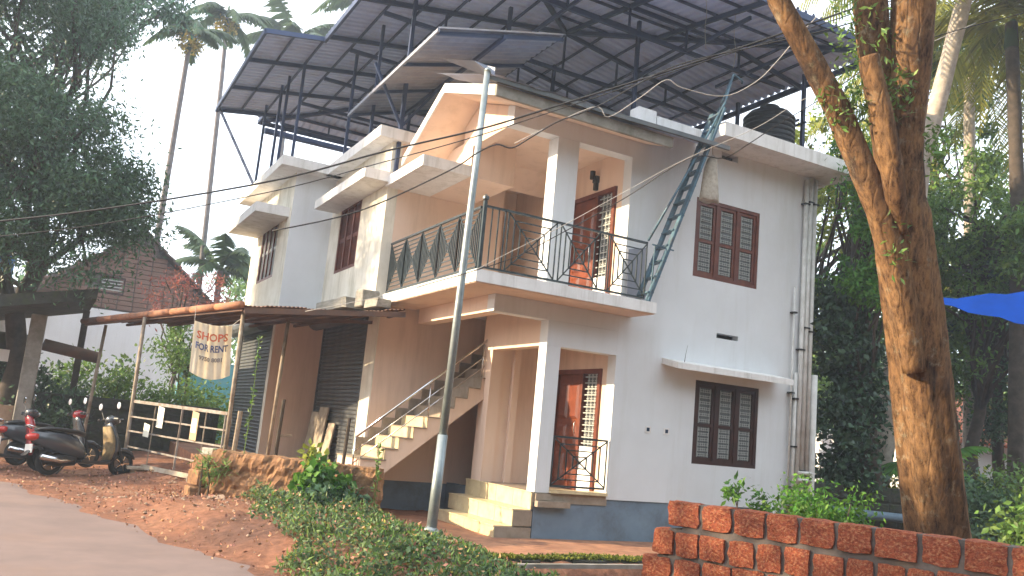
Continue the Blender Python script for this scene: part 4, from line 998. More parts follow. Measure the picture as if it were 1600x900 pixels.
def gate():
    t = thing('metal_gate', 'pale rusty pipe gate with paper notices under the lean-to', 'gate', (2.1, 16, .25))
    L, Rr = Vector((1.53, 17.45, 0)), Vector((2.72, 14.55, 0))
    def P(q, z, lift=0): p = L.lerp(Rr, q); return (p.x, p.y, z)
    MB().bar(P(.02, 1.34), P(1, 1.29), .035, .055).build('top_rail', M['gate'], t)
    for z0, z1, q0 in ((1.06, 1.02, .0), (.80, .76, .0), (.52, .44, .02)): MB().bar(P(q0, z0), P(1.0, z1), .025, .028).build('rail', M['gate'], t)
    for q, w in ((.01, .045), (.56, .045), (.985, .045)): MB().bar(P(q, .26), P(q, 1.32), w, w * .7).build('upright', M['gate'], t)
    for q in (.27, .8): MB().bar(P(q, .2), P(q, 1.28), .018).build('upright', M['postold'], t)
    MB().bar(P(.22, .21), P(1.0, .20), .05, .075).build('bottom_plank', M['plank'], t)
    for q in (.36, .72): MB().bar(P(q, .02), P(q, .2), .06, .06).build('foot', M['plank'], t)
    d = (Rr - L).normalized(); n = Vector((-abs(d.y), -abs(d.x), 0)).normalized() * 1
    n = Vector((-.92, -.38, 0)).normalized() * .04
    gi = 0
    for q, w, z0, z1, m in ((.36, .20, .93, 1.30, 'paper'), (.72, .20, .80, 1.28, 'paperbrown'), (.23, .19, .74, .98, 'paper')):
        a = Vector(P(q - w / 6, 0)) + n; b = Vector(P(q + w / 6, 0)) + n
        o = MB().loft([[(a.x, a.y, z0), (b.x, b.y, z0 - .01), (b.x, b.y, z1 - .03), (a.x, a.y, z1)], [(a.x + n.x * .05, a.y + n.y * .05, z0), (b.x + n.x * .05, b.y + n.y * .05, z0 - .01), (b.x + n.x * .05, b.y + n.y * .05, z1 - .03), (a.x + n.x * .05, a.y + n.y * .05, z1)]]).build('notice', M[m], None)
        tag(o, ('yellowed paper notice hung from the top rail of the gate', 'brown card with white printed sheet hung on the gate', 'small crumpled paper hanging low on the left part of the gate')[gi], 'notice')
        if gi == 1:
            c0 = a.lerp(b, .12) + n * .2; c1 = a.lerp(b, .88) + n * .2
            s = MB().loft([[(c0.x, c0.y, .92), (c1.x, c1.y, .915), (c1.x, c1.y, 1.15), (c0.x, c0.y, 1.16)], [(c0.x + n.x * .04, c0.y + n.y * .04, .92), (c1.x + n.x * .04, c1.y + n.y * .04, .915), (c1.x + n.x * .04, c1.y + n.y * .04, 1.15), (c0.x + n.x * .04, c0.y + n.y * .04, 1.16)]]).build('sheet', M['paper'], o)
        gi += 1
    MB().box(1.62, 1.86, 16.75, 16.95, .0, .16).box(1.55, 1.93, 16.7, 17.0, .16, .2).build('block', M['plank'], None)
    o = bpy.data.objects['block']; o.name = 'wooden_stool'; tag(o, 'small pale wooden block stool on the earth at the left end of the gate', 'stool')
gate()
def text_mesh(s, size):
    c = bpy.data.curves.new('t', 'FONT'); c.body = s; c.size = size; c.extrude = .0015; c.align_x = 'CENTER'; c.resolution_u = 2; c.offset = .004
    o = bpy.data.objects.new('t', c); COL.objects.link(o); me = bpy.data.meshes.new_from_object(o); bpy.data.objects.remove(o); bpy.data.curves.remove(c); return me
def banner():
    t = thing('rent_banner', 'faded hanging cloth banner reading FOR RENT below the lean-to', 'banner', (2.35, 14.8, 2.4))
    # hangs in a plane roughly along X, a little creased
    def S_(u, v):   # u 0..1 left-right, v 0..1 top-bottom
        z = 2.74 - .83 * v - (.10 * (1 - (2 * u - 1) ** 2)) * v + .06 * u * (1 - v) * 0 - .04 * math.sin(math.pi * u) * (1 - v)
        x = 2.02 + .60 * u + .06 * v + (.04 * (u - .5)) * v
        y = 14.78 + .018 * math.sin(u * 13 + v * 2) * (1 - .4 * v) + .012 * math.sin(u * 29 + 1)
        return (x, y, z)
    nu, nv = 26, 18; v = [Vector(S_(i / nu, j / nv)) - base_of(t) for j in range(nv + 1) for i in range(nu + 1)]
    f = [(j * (nu + 1) + i, j * (nu + 1) + i + 1, (j + 1) * (nu + 1) + i + 1, (j + 1) * (nu + 1) + i) for j in range(nv) for i in range(nu)]
    me = mesh_of('cloth', v, f, M['cloth'], True); o = bpy.data.objects.new('cloth', me); COL.objects.link(o); o.parent = t
    for s, size, vv, m in (('SHOPS', .165, .30, 'redink'), ('FOR RENT', .145, .50, 'blueink'), ('9750 8081', .085, .68, 'greyink')):
        me = text_mesh(s, size); me.materials.clear(); me.materials.append(M[m]); off = base_of(t)
        xs = [q.co.x for q in me.vertices]; wdt = max(xs) - min(xs); k = min(1, .5 / wdt)
        for q in me.vertices:
            u = .5 + q.co.x * k / .60; w_ = vv - q.co.y / .83; p = S_(u, w_); q.co = Vector((p[0], p[1] - .006 - q.co.z, p[2])) - off
        o = bpy.data.objects.new('lettering', me); COL.objects.link(o); o.parent = t
    MB().tube([(2.02, 14.78, 2.74), (2.0, 14.7, 2.96)], .006, 5).build('tie_string', M['cable_pale'], t); MB().tube([(2.62, 14.78, 2.74), (2.72, 14.6, 2.86)], .006, 5).build('tie_string', M['cable_pale'], t)
banner()

# ------------------------------------------------------------------ scooters and a motorcycle
def scooter(loc, rz, label, body, tail, cover, lean=.0, fairing=None):
    t = thing('scooter', label, 'scooter', loc, rz, 'two-wheelers parked by the lean-to')
    t.rotation_euler = (lean, 0, rz)
    # local: +x forward, rear axle at x=0, front axle at 1.25
    def wheel(x, r):
        tor = []; n, k = 28, 8
        mb = MB()
        for i in range(n):
            a = 2 * math.pi * i / n; ring = [((r - .045 + .045 * math.cos(b)) * math.cos(a) + x, .05 * math.sin(b), (r - .045 + .045 * math.cos(b)) * math.sin(a) + r) for b in [2 * math.pi * j / k for j in range(k)]]
            tor.append(ring)
        mb.loft(tor + [tor[0]], cap=False)
        w = mb.build('wheel', M['tyre'], t, smooth=True, local=True)
        rim = MB()
        rim.tube([(x, -.035, r), (x, .035, r)], r * .62, 18).build('rim', M['scootgrey'], w, local=True)
        for q in range(5):
            a = 2 * math.pi * q / 5; rim2 = MB().bar((x, -.04, r), (x + math.cos(a) * r * .58, -.04, r + math.sin(a) * r * .58), .03, .012); rim2.build('spoke', M['chrome'], w, local=True)
        MB().tube([(x, -.07, r), (x, .07, r)], .035, 10).build('hub', M['red'] if x == 0 else M['chrome'], w, local=True)
    wheel(0, .225); wheel(1.25, .225)
    def ring(x, w, z0, z1, sq=.35, n=14):
        out = []
        for i in range(n):
            a = 2 * math.pi * i / n; c, s = math.cos(a), math.sin(a)
            out.append((x, w * math.copysign(abs(c) ** .7, c), (z0 + z1) / 2 + (z1 - z0) / 2 * math.copysign(abs(s) ** .7, s)))
        return out
    MB().loft([ring(-.34, .05, .60, .68), ring(-.28, .12, .50, .72), ring(-.1, .17, .42, .74), ring(.15, .18, .34, .72), ring(.38, .16, .28, .66), ring(.50, .13, .26, .55), ring(.56, .10, .26, .42)]).build('rear_body', body, t, smooth=True, local=True)
    MB().loft([ring(-.26, .11, .72, .77), ring(-.1, .15, .73, .80), ring(.15, .155, .72, .79), ring(.38, .14, .70, .77), ring(.53, .09, .66, .74)]).build('seat', M['black'], t, smooth=True, local=True)
    MB().loft([[(.46, -.17, .22), (.46, .17, .22), (.46, .17, .27), (.46, -.17, .27)], [(.95, -.17, .20), (.95, .17, .20), (.95, .17, .25), (.95, -.17, .25)], [(1.02, -.15, .27), (1.02, .15, .27), (1.0, .15, .31), (1.0, -.15, .31)]]).build('floorboard', M['black'], t, local=True)
    def shield(x, w, z, th=.05): return [(x, -w, z), (x + .05, -w * .5, z), (x + .07, 0, z), (x + .05, w * .5, z), (x, w, z), (x - th, w * .9, z), (x - th, 0, z), (x - th, -w * .9, z)]
    MB().loft([shield(1.05, .15, .26), shield(1.08, .20, .45), shield(1.06, .20, .65), shield(1.0, .14, .85), shield(.97, .10, .93)]).build('front_shield', body, t, smooth=True, local=True)
    if cover: MB().loft([shield(.99, .15, .28, .03), shield(1.02, .19, .45, .03), shield(1.0, .19, .65, .03), shield(.94, .13, .86, .03)]).build('leg_shield_cover', cover, t, smooth=True, local=True)
    MB().loft([ring(1.02, .05, .38, .44), ring(1.15, .08, .42, .50), ring(1.3, .085, .42, .505), ring(1.42, .07, .36, .44), ring(1.49, .03, .30, .34)]).build('front_fender', body, t, smooth=True, local=True)
    for s in (-1, 1): MB().tube([(1.25, .075 * s, .225), (1.12, .075 * s, .6)], .022, 8).build('fork', M['black'], t, local=True)
    hb = MB().tube([(.94, -.33, .98), (.98, -.2, 1.0), (1.0, 0, .97), (.98, .2, 1.0), (.94, .33, .98)], .018, 8).build('handlebar', M['black'], t, smooth=True, local=True)
    MB().loft([ring(.90, .06, .92, 1.03), ring(.97, .14, .90, 1.06), ring(1.05, .13, .90, 1.04), ring(1.10, .08, .92, 1.01)]).build('handlebar_cowl', fairing or body, t, smooth=True, local=True)
    MB().loft([ring(1.09, .075, .925, 1.005), ring(1.13, .06, .935, .99)]).build('headlight', M['lightglass'], t, smooth=True, local=True)
    for s in (-1, 1):
        MB().tube([(.92, .24 * s, .99), (.94, .34 * s, .98)], .024, 8).build('hand_grip', M['black'], hb, local=True)
        mr = MB().tube([(.96, .2 * s, 1.0), (.95, .27 * s, 1.12), (.93, .30 * s, 1.18)], .007, 6).build('mirror_stem', M['black'], t, local=True)
        MB().tube([(.945, .31 * s, 1.22), (.93, .31 * s, 1.22)], [.05, .062], 14).build('mirror', M['mirror'], mr, smooth=False, local=True)
        MB().tube([(.93, .2 * s, .97), (1.03, .34 * s, .985)], .006, 5).build('brake_lever', M['chrome'], hb, local=True)
    MB().loft([ring(-.40, .07, .58, .66), ring(-.33, .12, .55, .68), ring(-.27, .13, .56, .69)]).build('tail_light', tail, t, smooth=True, local=True)
    MB().tube([(-.30, -.10, .76), (-.42, -.08, .80), (-.42, .08, .80), (-.30, .10, .76)], .014, 8).build('grab_rail', M['chrome'], t, smooth=True, local=True)
    MB().box(-.36, -.345, -.12, .12, .36, .50).build('number_plate', M['plate'], t, local=True)
    MB().loft([ring(-.42, .08, .30, .33), ring(-.30, .1, .42, .47), ring(-.1, .09, .46, .5)]).build('rear_mudguard', M['black'], t, smooth=True, local=True)
    MB().tube([(.35, -.15, .25), (.1, -.17, .24), (-.22, -.17, .30)], [.02, .045, .05], 10).build('exhaust', M['chrome'], t, smooth=True, local=True)
    MB().loft([ring(-.12, .13, .18, .34), ring(.1, .14, .14, .36), ring(.4, .12, .17, .34)]).build('engine_case', M['black'], t, smooth=True, local=True)
    MB().tube([(.35, .12, .2), (.25, .26, .01)], .014, 6).build('side_stand', M['black'], t, local=True)
    return t
scooter((.32, 16.45, .0), R(24), 'dark grey scooter with golden leg shield cover by the lean-to post', M['scootgrey'], M['redlens'], M['mat_gold'], lean=-.10)
scooter((-1.02, 16.9, .0), R(14), 'red and black scooter cut by the left frame edge', M['red'], M['redlens'], None, lean=-.10, fairing=M['scootgrey'])
scooter((-.18, 17.9, .02), R(22), 'black scooter with red front parked behind the other two', M['scootgrey'], M['redlens'], None, lean=-.08, fairing=M['red'])

# ------------------------------------------------------------------ cables
def cable(pts, r, m, label, name='overhead_cable', wob=0, twist=False):
    mb = MB(); P = [Vector(p) for p in pts]; out = []
    for i in range(len(P) - 1):
        p0, p1, p2, p3 = P[max(i - 1, 0)], P[i], P[i + 1], P[min(i + 2, len(P) - 1)]
        for k in range(5):
            t = k / 5; out.append(.5 * ((2 * p1) + (-p0 + p2) * t + (2 * p0 - 5 * p1 + 4 * p2 - p3) * t * t + (-p0 + 3 * p1 - 3 * p2 + p3) * t ** 3))
    out.append(P[-1])
    mb.tube(out, r, 5)
    o = mb.build(name, m, smooth=True); return tag(o, label, 'cable')
cable([(-3.6, 12.3, 2.65), (-.68, 10.7, 3.15), (1.62, 9.36, 3.78), (2.87, 8.6, 4.29), (3.68, 8.11, 4.6), (4.34, 7.7, 4.91), (5.71, 6.85, 5.58), (6.79, 6.17, 6.14), (9.5, 4.4, 7.6)], .011, M['cable'], 'thick black cable crossing the whole view below the steel roof')
cable([(-4, 12.6, 2.5), (-.6, 10.8, 3.02), (1.6, 9.45, 3.66), (2.9, 8.7, 4.2), (3.7, 8.2, 4.55), (4.36, 7.78, 4.88), (5.7, 6.95, 5.56), (6.8, 6.25, 6.10), (9.5, 4.5, 7.5)], .006, M['cable'], 'thin dark wire running just below the thick black cable')
cable([(1.9, 9.2, 3.3), (2.67, 8.72, 3.59), (3.44, 8.22, 4.1), (3.68, 8.05, 4.32), (3.85, 7.94, 4.43), (4.0, 7.86, 4.41), (4.16, 7.75, 4.54), (4.38, 7.6, 4.73), (4.74, 7.37, 4.94), (5.36, 6.95, 5.42), (6.05, 6.53, 5.7), (6.8, 6.08, 5.99), (7.47, 5.66, 6.33), (9, 4.7, 7.1)], .008, M['cable'], 'kinked black cable sagging across the balcony gable')
cable([(2.6, 10.1, 2.6), (3.39, 9.63, 2.87), (4.15, 9.17, 3.19), (4.63, 8.84, 3.53), (5.12, 8.52, 3.89), (5.74, 8.09, 4.39), (6.25, 7.75, 4.79), (6.93, 7.3, 5.24), (7.34, 7.02, 5.6), (7.83, 6.69, 5.94), (9, 5.9, 6.7)], .004, M['cable_pale'], 'pale thin cable rising across the balcony railing to the ladder')
cable([(3.7, 9.4, 3.0), (4.6, 8.9, 3.42), (5.1, 8.6, 3.78), (5.7, 8.15, 4.27), (5.92, 7.27, 4.61), (6.26, 7.08, 4.65), (6.48, 6.93, 4.83), (6.73, 6.75, 5.07), (7.15, 6.46, 5.44), (7.64, 6.11, 5.92), (8.17, 5.77, 6.23), (8.94, 5.3, 6.56), (10, 4.6, 7)], .006, M['cable'], 'thin black wire passing the sack and rising to the tree')
cable([(4.2, 8.2, 4.6), (4.88, 7.73, 5.07), (5.06, 7.65, 4.98), (5.34, 7.46, 5.23), (5.56, 7.3, 5.45), (5.73, 7.22, 5.38), (6.15, 7.01, 5.33), (6.44, 6.82, 5.52), (6.62, 6.68, 5.78), (6.76, 6.55, 6.04), (7.04, 6.31, 6.5)], .005, M['cable_pale'], 'crooked pale cable looping under the steel roof near the ladder top')
cable([(9.4, 11.35, 9.6), (9.42, 11.3, 9.2), (9.40, 11.3, 8.9), (9.45, 11.3, 8.5)], .005, M['cable_pale'], 'loose wire hanging from the roof truss left of the ladder')
cable([(10.2, 11.4, 9.6), (10.18, 11.4, 9.1), (10.24, 11.4, 8.7), (10.2, 11.4, 8.4)], .005, M['cable_pale'], 'loose wire hanging from the roof truss above the ladder')

# ------------------------------------------------------------------ vegetation builders
def limb(mb, p, q, r0, r1, n=5, wob=.08, sides=7):
    p = Vector(p); q = Vector(q); L = (q - p).length; pts = []; rr = []
    for i in range(n + 1):
        k = i / n; w_ = Vector([random.uniform(-1, 1) for _ in range(3)]) * wob * L * math.sin(math.pi * k); pts.append(p.lerp(q, k) + w_); rr.append(r0 + (r1 - r0) * k)
    mb.tube(pts, rr, sides); return pts
def tree(name, label, base, ztop, r, crowns, nleaf, size, lm, bark='bark_dark', cl=.75, cat='tree', group=None, lean=(0, 0), ncl=60, aspect=.38, droop=.35, limbs=True):
    """crowns: list of (centre, radii, weight)"""
    t = thing(name, label, cat, base, group=group); mb = MB()
    top = Vector((base[0] + lean[0], base[1] + lean[1], ztop)); pts = limb(mb, (base[0], base[1], base[2] - .2), top, r, r * .45, 7, .03, 10)
    wsum = sum(c[2] for c in crowns); P = []
    for c, rad, wt in crowns:
        k = max(2, int(ncl * wt / wsum)); C = ballpts(c, rad, k, .3); n = int(nleaf * wt / wsum / k)
        for q in C:
            s = cl * random.uniform(.6, 1.25); pp = rng.normal(0, s * .42, (int(n * random.uniform(.6, 1.4)), 3)) * np.array([1, 1, .7]) + q; P.append(pp)
        if limbs:
            for q in C[::max(1, k // 9)]:
                s0 = pts[min(len(pts) - 1, random.randint(3, len(pts) - 1))]; limb(mb, s0, q, r * .3, .02, 4, .08, 5)
    mb.build('trunk', M[bark], t, smooth=True, fix=False)
    P = np.concatenate(P) - np.array(base)
    o = bpy.data.objects.new('crown', leaf_mesh('crown', P, size, M[lm], aspect, droop)); COL.objects.link(o); o.parent = t
    return t
def bush(name, label, c, rad, n, size, lm, cat='bush', group=None, cl=.3, ncl=20, aspect=.5, stems=5, droop=.2):
    z0 = float(ground_h(c[0], c[1])); t = thing(name, label, cat, (c[0], c[1], z0), group=group); P = []
    for q in ballpts(c, rad, ncl, .2):
        P.append(rng.normal(0, cl * .45, (n // ncl, 3)) + q)
    P = np.concatenate(P); P = P[P[:, 2] > z0 + .02] - np.array([c[0], c[1], z0])
    o = bpy.data.objects.new('foliage', leaf_mesh('foliage', P, size, M[lm], aspect, droop)); COL.objects.link(o); o.parent = t
    mb = MB()
    for i in range(stems): limb(mb, (c[0] + random.uniform(-.1, .1), c[1] + random.uniform(-.1, .1), z0 - .05), (c[0] + random.uniform(-.8, .8) * rad[0], c[1] + random.uniform(-.8, .8) * rad[1], c[2] + random.uniform(-.3, .6) * rad[2]), .02, .006, 4, .06, 5)
    mb.build('stems', M['bark_dark'], t, fix=False); return t
def frond_geo(p, d, L, up=.5, sag=1.0, nl=26, wl=.5, tw=0.0, lw=.045):
    """rachis + drooping leaflets; returns verts, quads"""
    p = np.array(p, float); d = np.array(d, float); d /= np.linalg.norm(d); h = np.array([d[0], d[1], 0]); h /= np.linalg.norm(h) + 1e-9
    v = []; f = []; pts = []
    for i in range(nl + 1):
        s = i / nl; pts.append(p + h * L * (s * .92) + np.array([0, 0, 1]) * L * (up * s - sag * s * s * .75))
    side = np.cross(h, [0, 0, 1])
    for i in range(nl):
        a, b = pts[i], pts[i + 1]; n = len(v); w_ = .03 * (1 - i / nl) + .008; v += [a - side * w_, a + side * w_, b + side * w_, b - side * w_]; f.append((n, n + 1, n + 2, n + 3))
        if i < 2: continue
        s = i / nl; ll = wl * math.sin(math.pi * min(1, .12 + s * .9)) ** .6; dr = (b - a) / np.linalg.norm(b - a)
        for sg in (-1, 1):
            for q in (0, .5):
                o = a + (b - a) * q; dd = side * sg * .8 + dr * .55 + np.array([0, 0, -.45 - .5 * random.random()]); dd /= np.linalg.norm(dd)
                e = o + dd * ll * random.uniform(.8, 1.15); m = o + (e - o) * .5 + np.array([0, 0, .04 * ll]); wv = dr * lw * .5; n = len(v)
                v += [o - wv, o + wv, m + wv * 1.1, m - wv * 1.1]; f.append((n, n + 1, n + 2, n + 3)); v += [m - wv * 1.1, m + wv * 1.1, e]; f.append((n + 4, n + 5, n + 6, n + 6))
    return v, f
def palm(name, label, pts, r0, r1, crown_n, L, lm, bark, up=.5, sag=1.0, wl=.5, group=None, nl=26, dirs=None, cat='palm tree', nuts=False, lw=.045):
    base = pts[0]; t = thing(name, label, cat, tuple(base), group=group)
    n = len(pts); sub = []
    for i in range(n - 1):
        for k in range(6): sub.append(Vector(pts[i]).lerp(Vector(pts[i + 1]), k / 6))
    sub.append(Vector(pts[-1])); rr = [(r0 + (r1 - r0) * i / (len(sub) - 1)) * (1 + .05 * (i % 2)) for i in range(len(sub))]
    MB().tube(sub, rr, 10).build('trunk', M[bark], t, smooth=True, fix=False)
    top = np.array(pts[-1]); k = 0
    for i in range(crown_n):
        a = (2 * math.pi * i / crown_n + random.uniform(-.2, .2)) if dirs is None else dirs[i]; uu = up * random.uniform(.5, 1.5); v, f = frond_geo(top, (math.cos(a), math.sin(a), 0), L * random.uniform(.85, 1.1), uu, sag * random.uniform(.75, 1.2), nl, wl, lw=lw)
        v = [Vector(q) - Vector(base) for q in v]; f = [tuple(dict.fromkeys(q)) for q in f]
        me = mesh_of('frond', v, f, M[lm if (lm != 'mix') else random.choice(['frond', 'frond_y'])]); o = bpy.data.objects.new('frond', me); COL.objects.link(o); o.parent = t
    MB().tube([Vector(top) - Vector((0, 0, .6)), Vector(top) + Vector((0, 0, .5))], [r1 * 1.2, r1 * .5], 8).build('crown_shaft', M['frond'], t, smooth=True, fix=False)
    if nuts:
        P = ballpts(top - np.array([0, 0, .35]), (.5, .5, .4), 260, .4) - np.array(base); o = bpy.data.objects.new('nut_cluster', leaf_mesh('nut_cluster', P, .12, M['leaf_gy'], .8)); COL.objects.link(o); o.parent = t; o['kind'] = 'stuff'
    return t

# ------------------------------------------------------------------ big orange barked tree, right
def big_tree():
    t = thing('big_tree', 'massive orange brown tree trunk behind the laterite wall, forking high up', 'tree', (7.75, 5.45, -.2))
    def trunk(pts, rad, name, n=30, seed=1, flute=.08, parent=t):
        pts = [Vector(p) for p in pts]; K = len(pts); P = []; Rr = []
        for i in range(K - 1):
            for k in range(7): s = k / 7; P.append(pts[i].lerp(pts[i + 1], s)); Rr.append(rad[i] + (rad[i + 1] - rad[i]) * s)
        P.append(pts[-1]); Rr.append(rad[-1]); mb = MB(); rnd = random.Random(seed); ph = [rnd.uniform(0, 6.28) for _ in range(6)]
        rings = []
        for i, p in enumerate(P):
            d = (P[min(i + 1, len(P) - 1)] - P[max(i - 1, 0)]).normalized(); a = Vector((1, 0, 0)); a = (a - d * a.dot(d)).normalized(); b = d.cross(a); s = i / len(P); ring = []
            for j in range(n):
                th = 2 * math.pi * j / n; k = 1 + flute * (math.sin(3 * th + ph[0] + s * 1.2) * .7 + math.sin(5 * th + ph[1] - s * 2) * .5) * (1.2 - s * .8) + .035 * math.sin(9 * th + ph[2] + 5 * s) + rnd.uniform(-.018, .018)
                k *= 1 + .05 * math.sin(7 * s + ph[3] + th)
                ring.append(p + (a * math.cos(th) + b * math.sin(th)) * Rr[i] * k)
            rings.append(ring)
        mb.loft(rings); return mb.build(name, M['bark'], parent, smooth=True, fix=False)
    trunk([(8.0, 5.47, -.3), (7.73, 5.42, .86), (7.52, 5.38, 1.63), (7.36, 5.35, 2.23), (7.19, 5.33, 2.82), (7.01, 5.31, 3.42), (6.92, 5.29, 3.83), (6.86, 5.26, 4.15)], [.38, .285, .282, .276, .268, .263, .25, .16], 'trunk', 40, 3, .07)
    trunk([(6.95, 5.28, 3.5), (6.89, 5.25, 3.82), (6.79, 5.21, 4.3), (6.75, 5.17, 4.6), (6.72, 5.08, 5.2), (6.66, 5.0, 5.8), (6.62, 4.89, 6.52), (6.7, 4.75, 8.2), (7.2, 5.0, 10.3)], [.19, .21, .195, .185, .19, .20, .195, .16, .1], 'main_stem', 28, 5, .05)
    trunk([(6.88, 5.36, 3.7), (6.81, 5.33, 4.31), (6.65, 5.3, 4.78), (6.49, 5.28, 5.2), (6.41, 5.26, 5.49), (6.34, 5.23, 5.79), (6.14, 5.19, 6.5), (5.9, 5.3, 8)], [.12, .138, .138, .15, .152, .155, .14, .10], 'second_stem', 22, 9, .05)
    trunk([(7.05, 5.22, 2.3), (6.90, 5.24, 2.89), (6.74, 5.24, 3.35), (6.57, 5.25, 3.76), (6.3, 5.3, 4.26), (6.08, 5.34, 4.66), (5.78, 5.41, 5.1), (5.43, 5.5, 5.6), (5.17, 5.53, 6.17)], [.10, .138, .132, .128, .12, .118, .105, .096, .08], 'slanting_branch', 18, 12, .05)
    trunk([(6.72, 5.14, 3.55), (6.58, 5.10, 3.85), (6.48, 5.06, 4.12), (6.31, 5.05, 4.63), (6.18, 5.05, 4.97), (6.14, 5.05, 5.1)], [.06, .095, .10, .10, .088, .082], 'cut_branch_stub', 16, 15, .06)
    A = []
    for c, r, n in (((6.55, 5.1, 4.9), (.28, .2, .35), 350), ((6.35, 5.3, 5.5), (.4, .3, .6), 480), ((6.15, 5.3, 4.7), (.35, .2, .3), 420), ((7.0, 5.0, 4.4), (.2, .1, .3), 160), ((6.7, 5.15, 3.6), (.2, .08, .5), 150)):
        A.append(ballpts(c, r, n, .2))
    A = np.concatenate(A) - np.array([7.75, 5.45, -.2]); o = bpy.data.objects.new('twig_leaves', leaf_mesh('twig_leaves', A, .075, M['leaf_mid'], .35)); COL.objects.link(o); o.parent = t
    crowns = [((6.6, 5.5, 10.5), (3.4, 3.0, 1.8)), ((8.5, 5, 11), (2.8, 2.6, 1.8))]; A = []
    for c, r in crowns:
        for q in ballpts(c, r, 30, .3): A.append(rng.normal(0, .4, (160, 3)) + q)
    A = np.concatenate(A) - np.array([7.75, 5.45, -.2]); o = bpy.data.objects.new('crown', leaf_mesh('crown', A, .16, M['leaf_mid'], .38)); COL.objects.link(o); o.parent = t
big_tree()

# ------------------------------------------------------------------ left side: tall dark tree, areca palms
def cr(*a): return list(a)
tree('mango_tree', 'huge dense dark green tree filling the upper left, its trunk behind the shed', (-.55, 21.5, 0), 7.5, .26,
     [((-1.9, 20, 6.4), (2.9, 3.0, 2.1), 5), ((-2.4, 20, 10.2), (2.5, 3, 1.9), 3.0), ((.35, 20.3, 5.4), (1.0, 1.4, 1.1), 1.1), ((-3.8, 20, 8.5), (2.5, 3, 3.2), 2.2), ((-.35, 20.5, 9.3), (.9, 1.0, .8), .45), ((-.9, 20, 4.3), (1.8, 1.8, .8), 1.0)],
     105000, .125, 'leaf_dark', cl=.95, ncl=230, aspect=.32, droop=.6)
tree('roadside_tree', 'dark tree crown behind the big one at the upper left corner', (-3.2, 27, 0), 9, .24, [((-2.6, 26, 12.6), (3.2, 3, 2.4), 2), ((.0, 26, 12.4), (1.8, 2, 1.5), .8)], 16000, .2, 'leaf_dark', cl=1.1, ncl=60, aspect=.32, droop=.6)
palm('areca_palm', 'tall thin areca palm, the left of the two beside the steel roof', [(2.9, 33.6, 0), (2.72, 32.0, 6.9), (2.62, 30.9, 12.9), (2.60, 30.6, 14.1)], .12, .075, 9, 1.85, 'frond', 'areca_bark', up=.7, sag=1.25, wl=.58, group='tall palms behind the house', nl=20, nuts=True, lw=.085)
palm('areca_palm', 'tall thin areca palm, the right of the two beside the steel roof', [(5.2, 37.0, 0), (4.8, 35.5, 6.4), (4.3, 34.4, 14.2), (4.11, 34.04, 16.6)], .125, .075, 9, 2.05, 'frond', 'areca_bark', up=.7, sag=1.25, wl=.62, group='tall palms behind the house', nl=20, nuts=True, lw=.085)
palm('areca_palm', 'palm crown rising just above the far corner of the steel roof', [(9.2, 44, 0), (8.5, 41.5, 12), (8.05, 40.3, 19.2)], .17, .1, 11, 2.9, 'frond', 'areca_bark', up=.9, sag=1.0, wl=.9, group='tall palms behind the house', nl=18, lw=.14)
palm('areca_palm', 'palm crown at the top edge above the steel roof corner', [(10.5, 37, 0), (10.4, 36, 12), (10.3, 35.6, 20.2)], .17, .1, 9, 2.6, 'frond', 'areca_bark', up=.6, sag=1.2, wl=.8, group='tall palms behind the house', nl=18, lw=.14)
palm('young_palm', 'low bushy palm left of the far bay of the house', [(5.7, 35.8, 0), (5.5, 35.3, 6.7)], .16, .11, 13, 2.2, 'frond', 'areca_bark', up=1.0, sag=1.1, wl=.7, nl=16, lw=.12)
tree('background_tree', 'hazy green tree behind the low palm left of the house', (9.5, 44, 0), 5, .2, [((9.0, 43, 6.2), (2.4, 2, 2.2), 1)], 7000, .22, 'leaf_mid', cl=.9, ncl=30)
tree('twiggy_tree', 'sparse reddish twiggy tree in front of the brick gable', (3.25, 26.3, 0), 3.6, .07, [((3.3, 26, 4.5), (1.3, 1.0, 1.0), 1)], 1500, .12, 'leaf_red', cl=.5, ncl=26, aspect=.3, droop=-.2)
tree('hedge_tree', 'slender leafy tree before the white wall right of the gate', (3.4, 24.5, 0), 3.0, .06, [((3.3, 24.3, 2.9), (.9, .7, .9), 1)], 1900, .13, 'leaf_mid', cl=.5, ncl=18)
for k, (x, y, rx, rz, n, lab, lm) in enumerate(((-.4, 22.6, 1.2, .95, 3000, 'dark green bush beside the concrete shed pillar', 'leaf_dark'), (1.3, 23.5, 1.3, 1.1, 3600, 'green bush in front of the white wall left of the gate', 'leaf_mid'), (3.0, 23.6, 1.1, .9, 2600, 'leafy bush behind the middle of the gate', 'leaf_mid'), (4.1, 24.6, .8, .8, 1500, 'pale green bush under the blue painted wall', 'leaf_mid'), (.2, 21.6, .8, .5, 1500, 'low dark bush behind the scooters', 'leaf_dark'))):
    bush('hedge_bush', lab, (x, y, .55 + rz * .6), (rx, .8, rz), n, .13, lm, cl=.45, ncl=24)

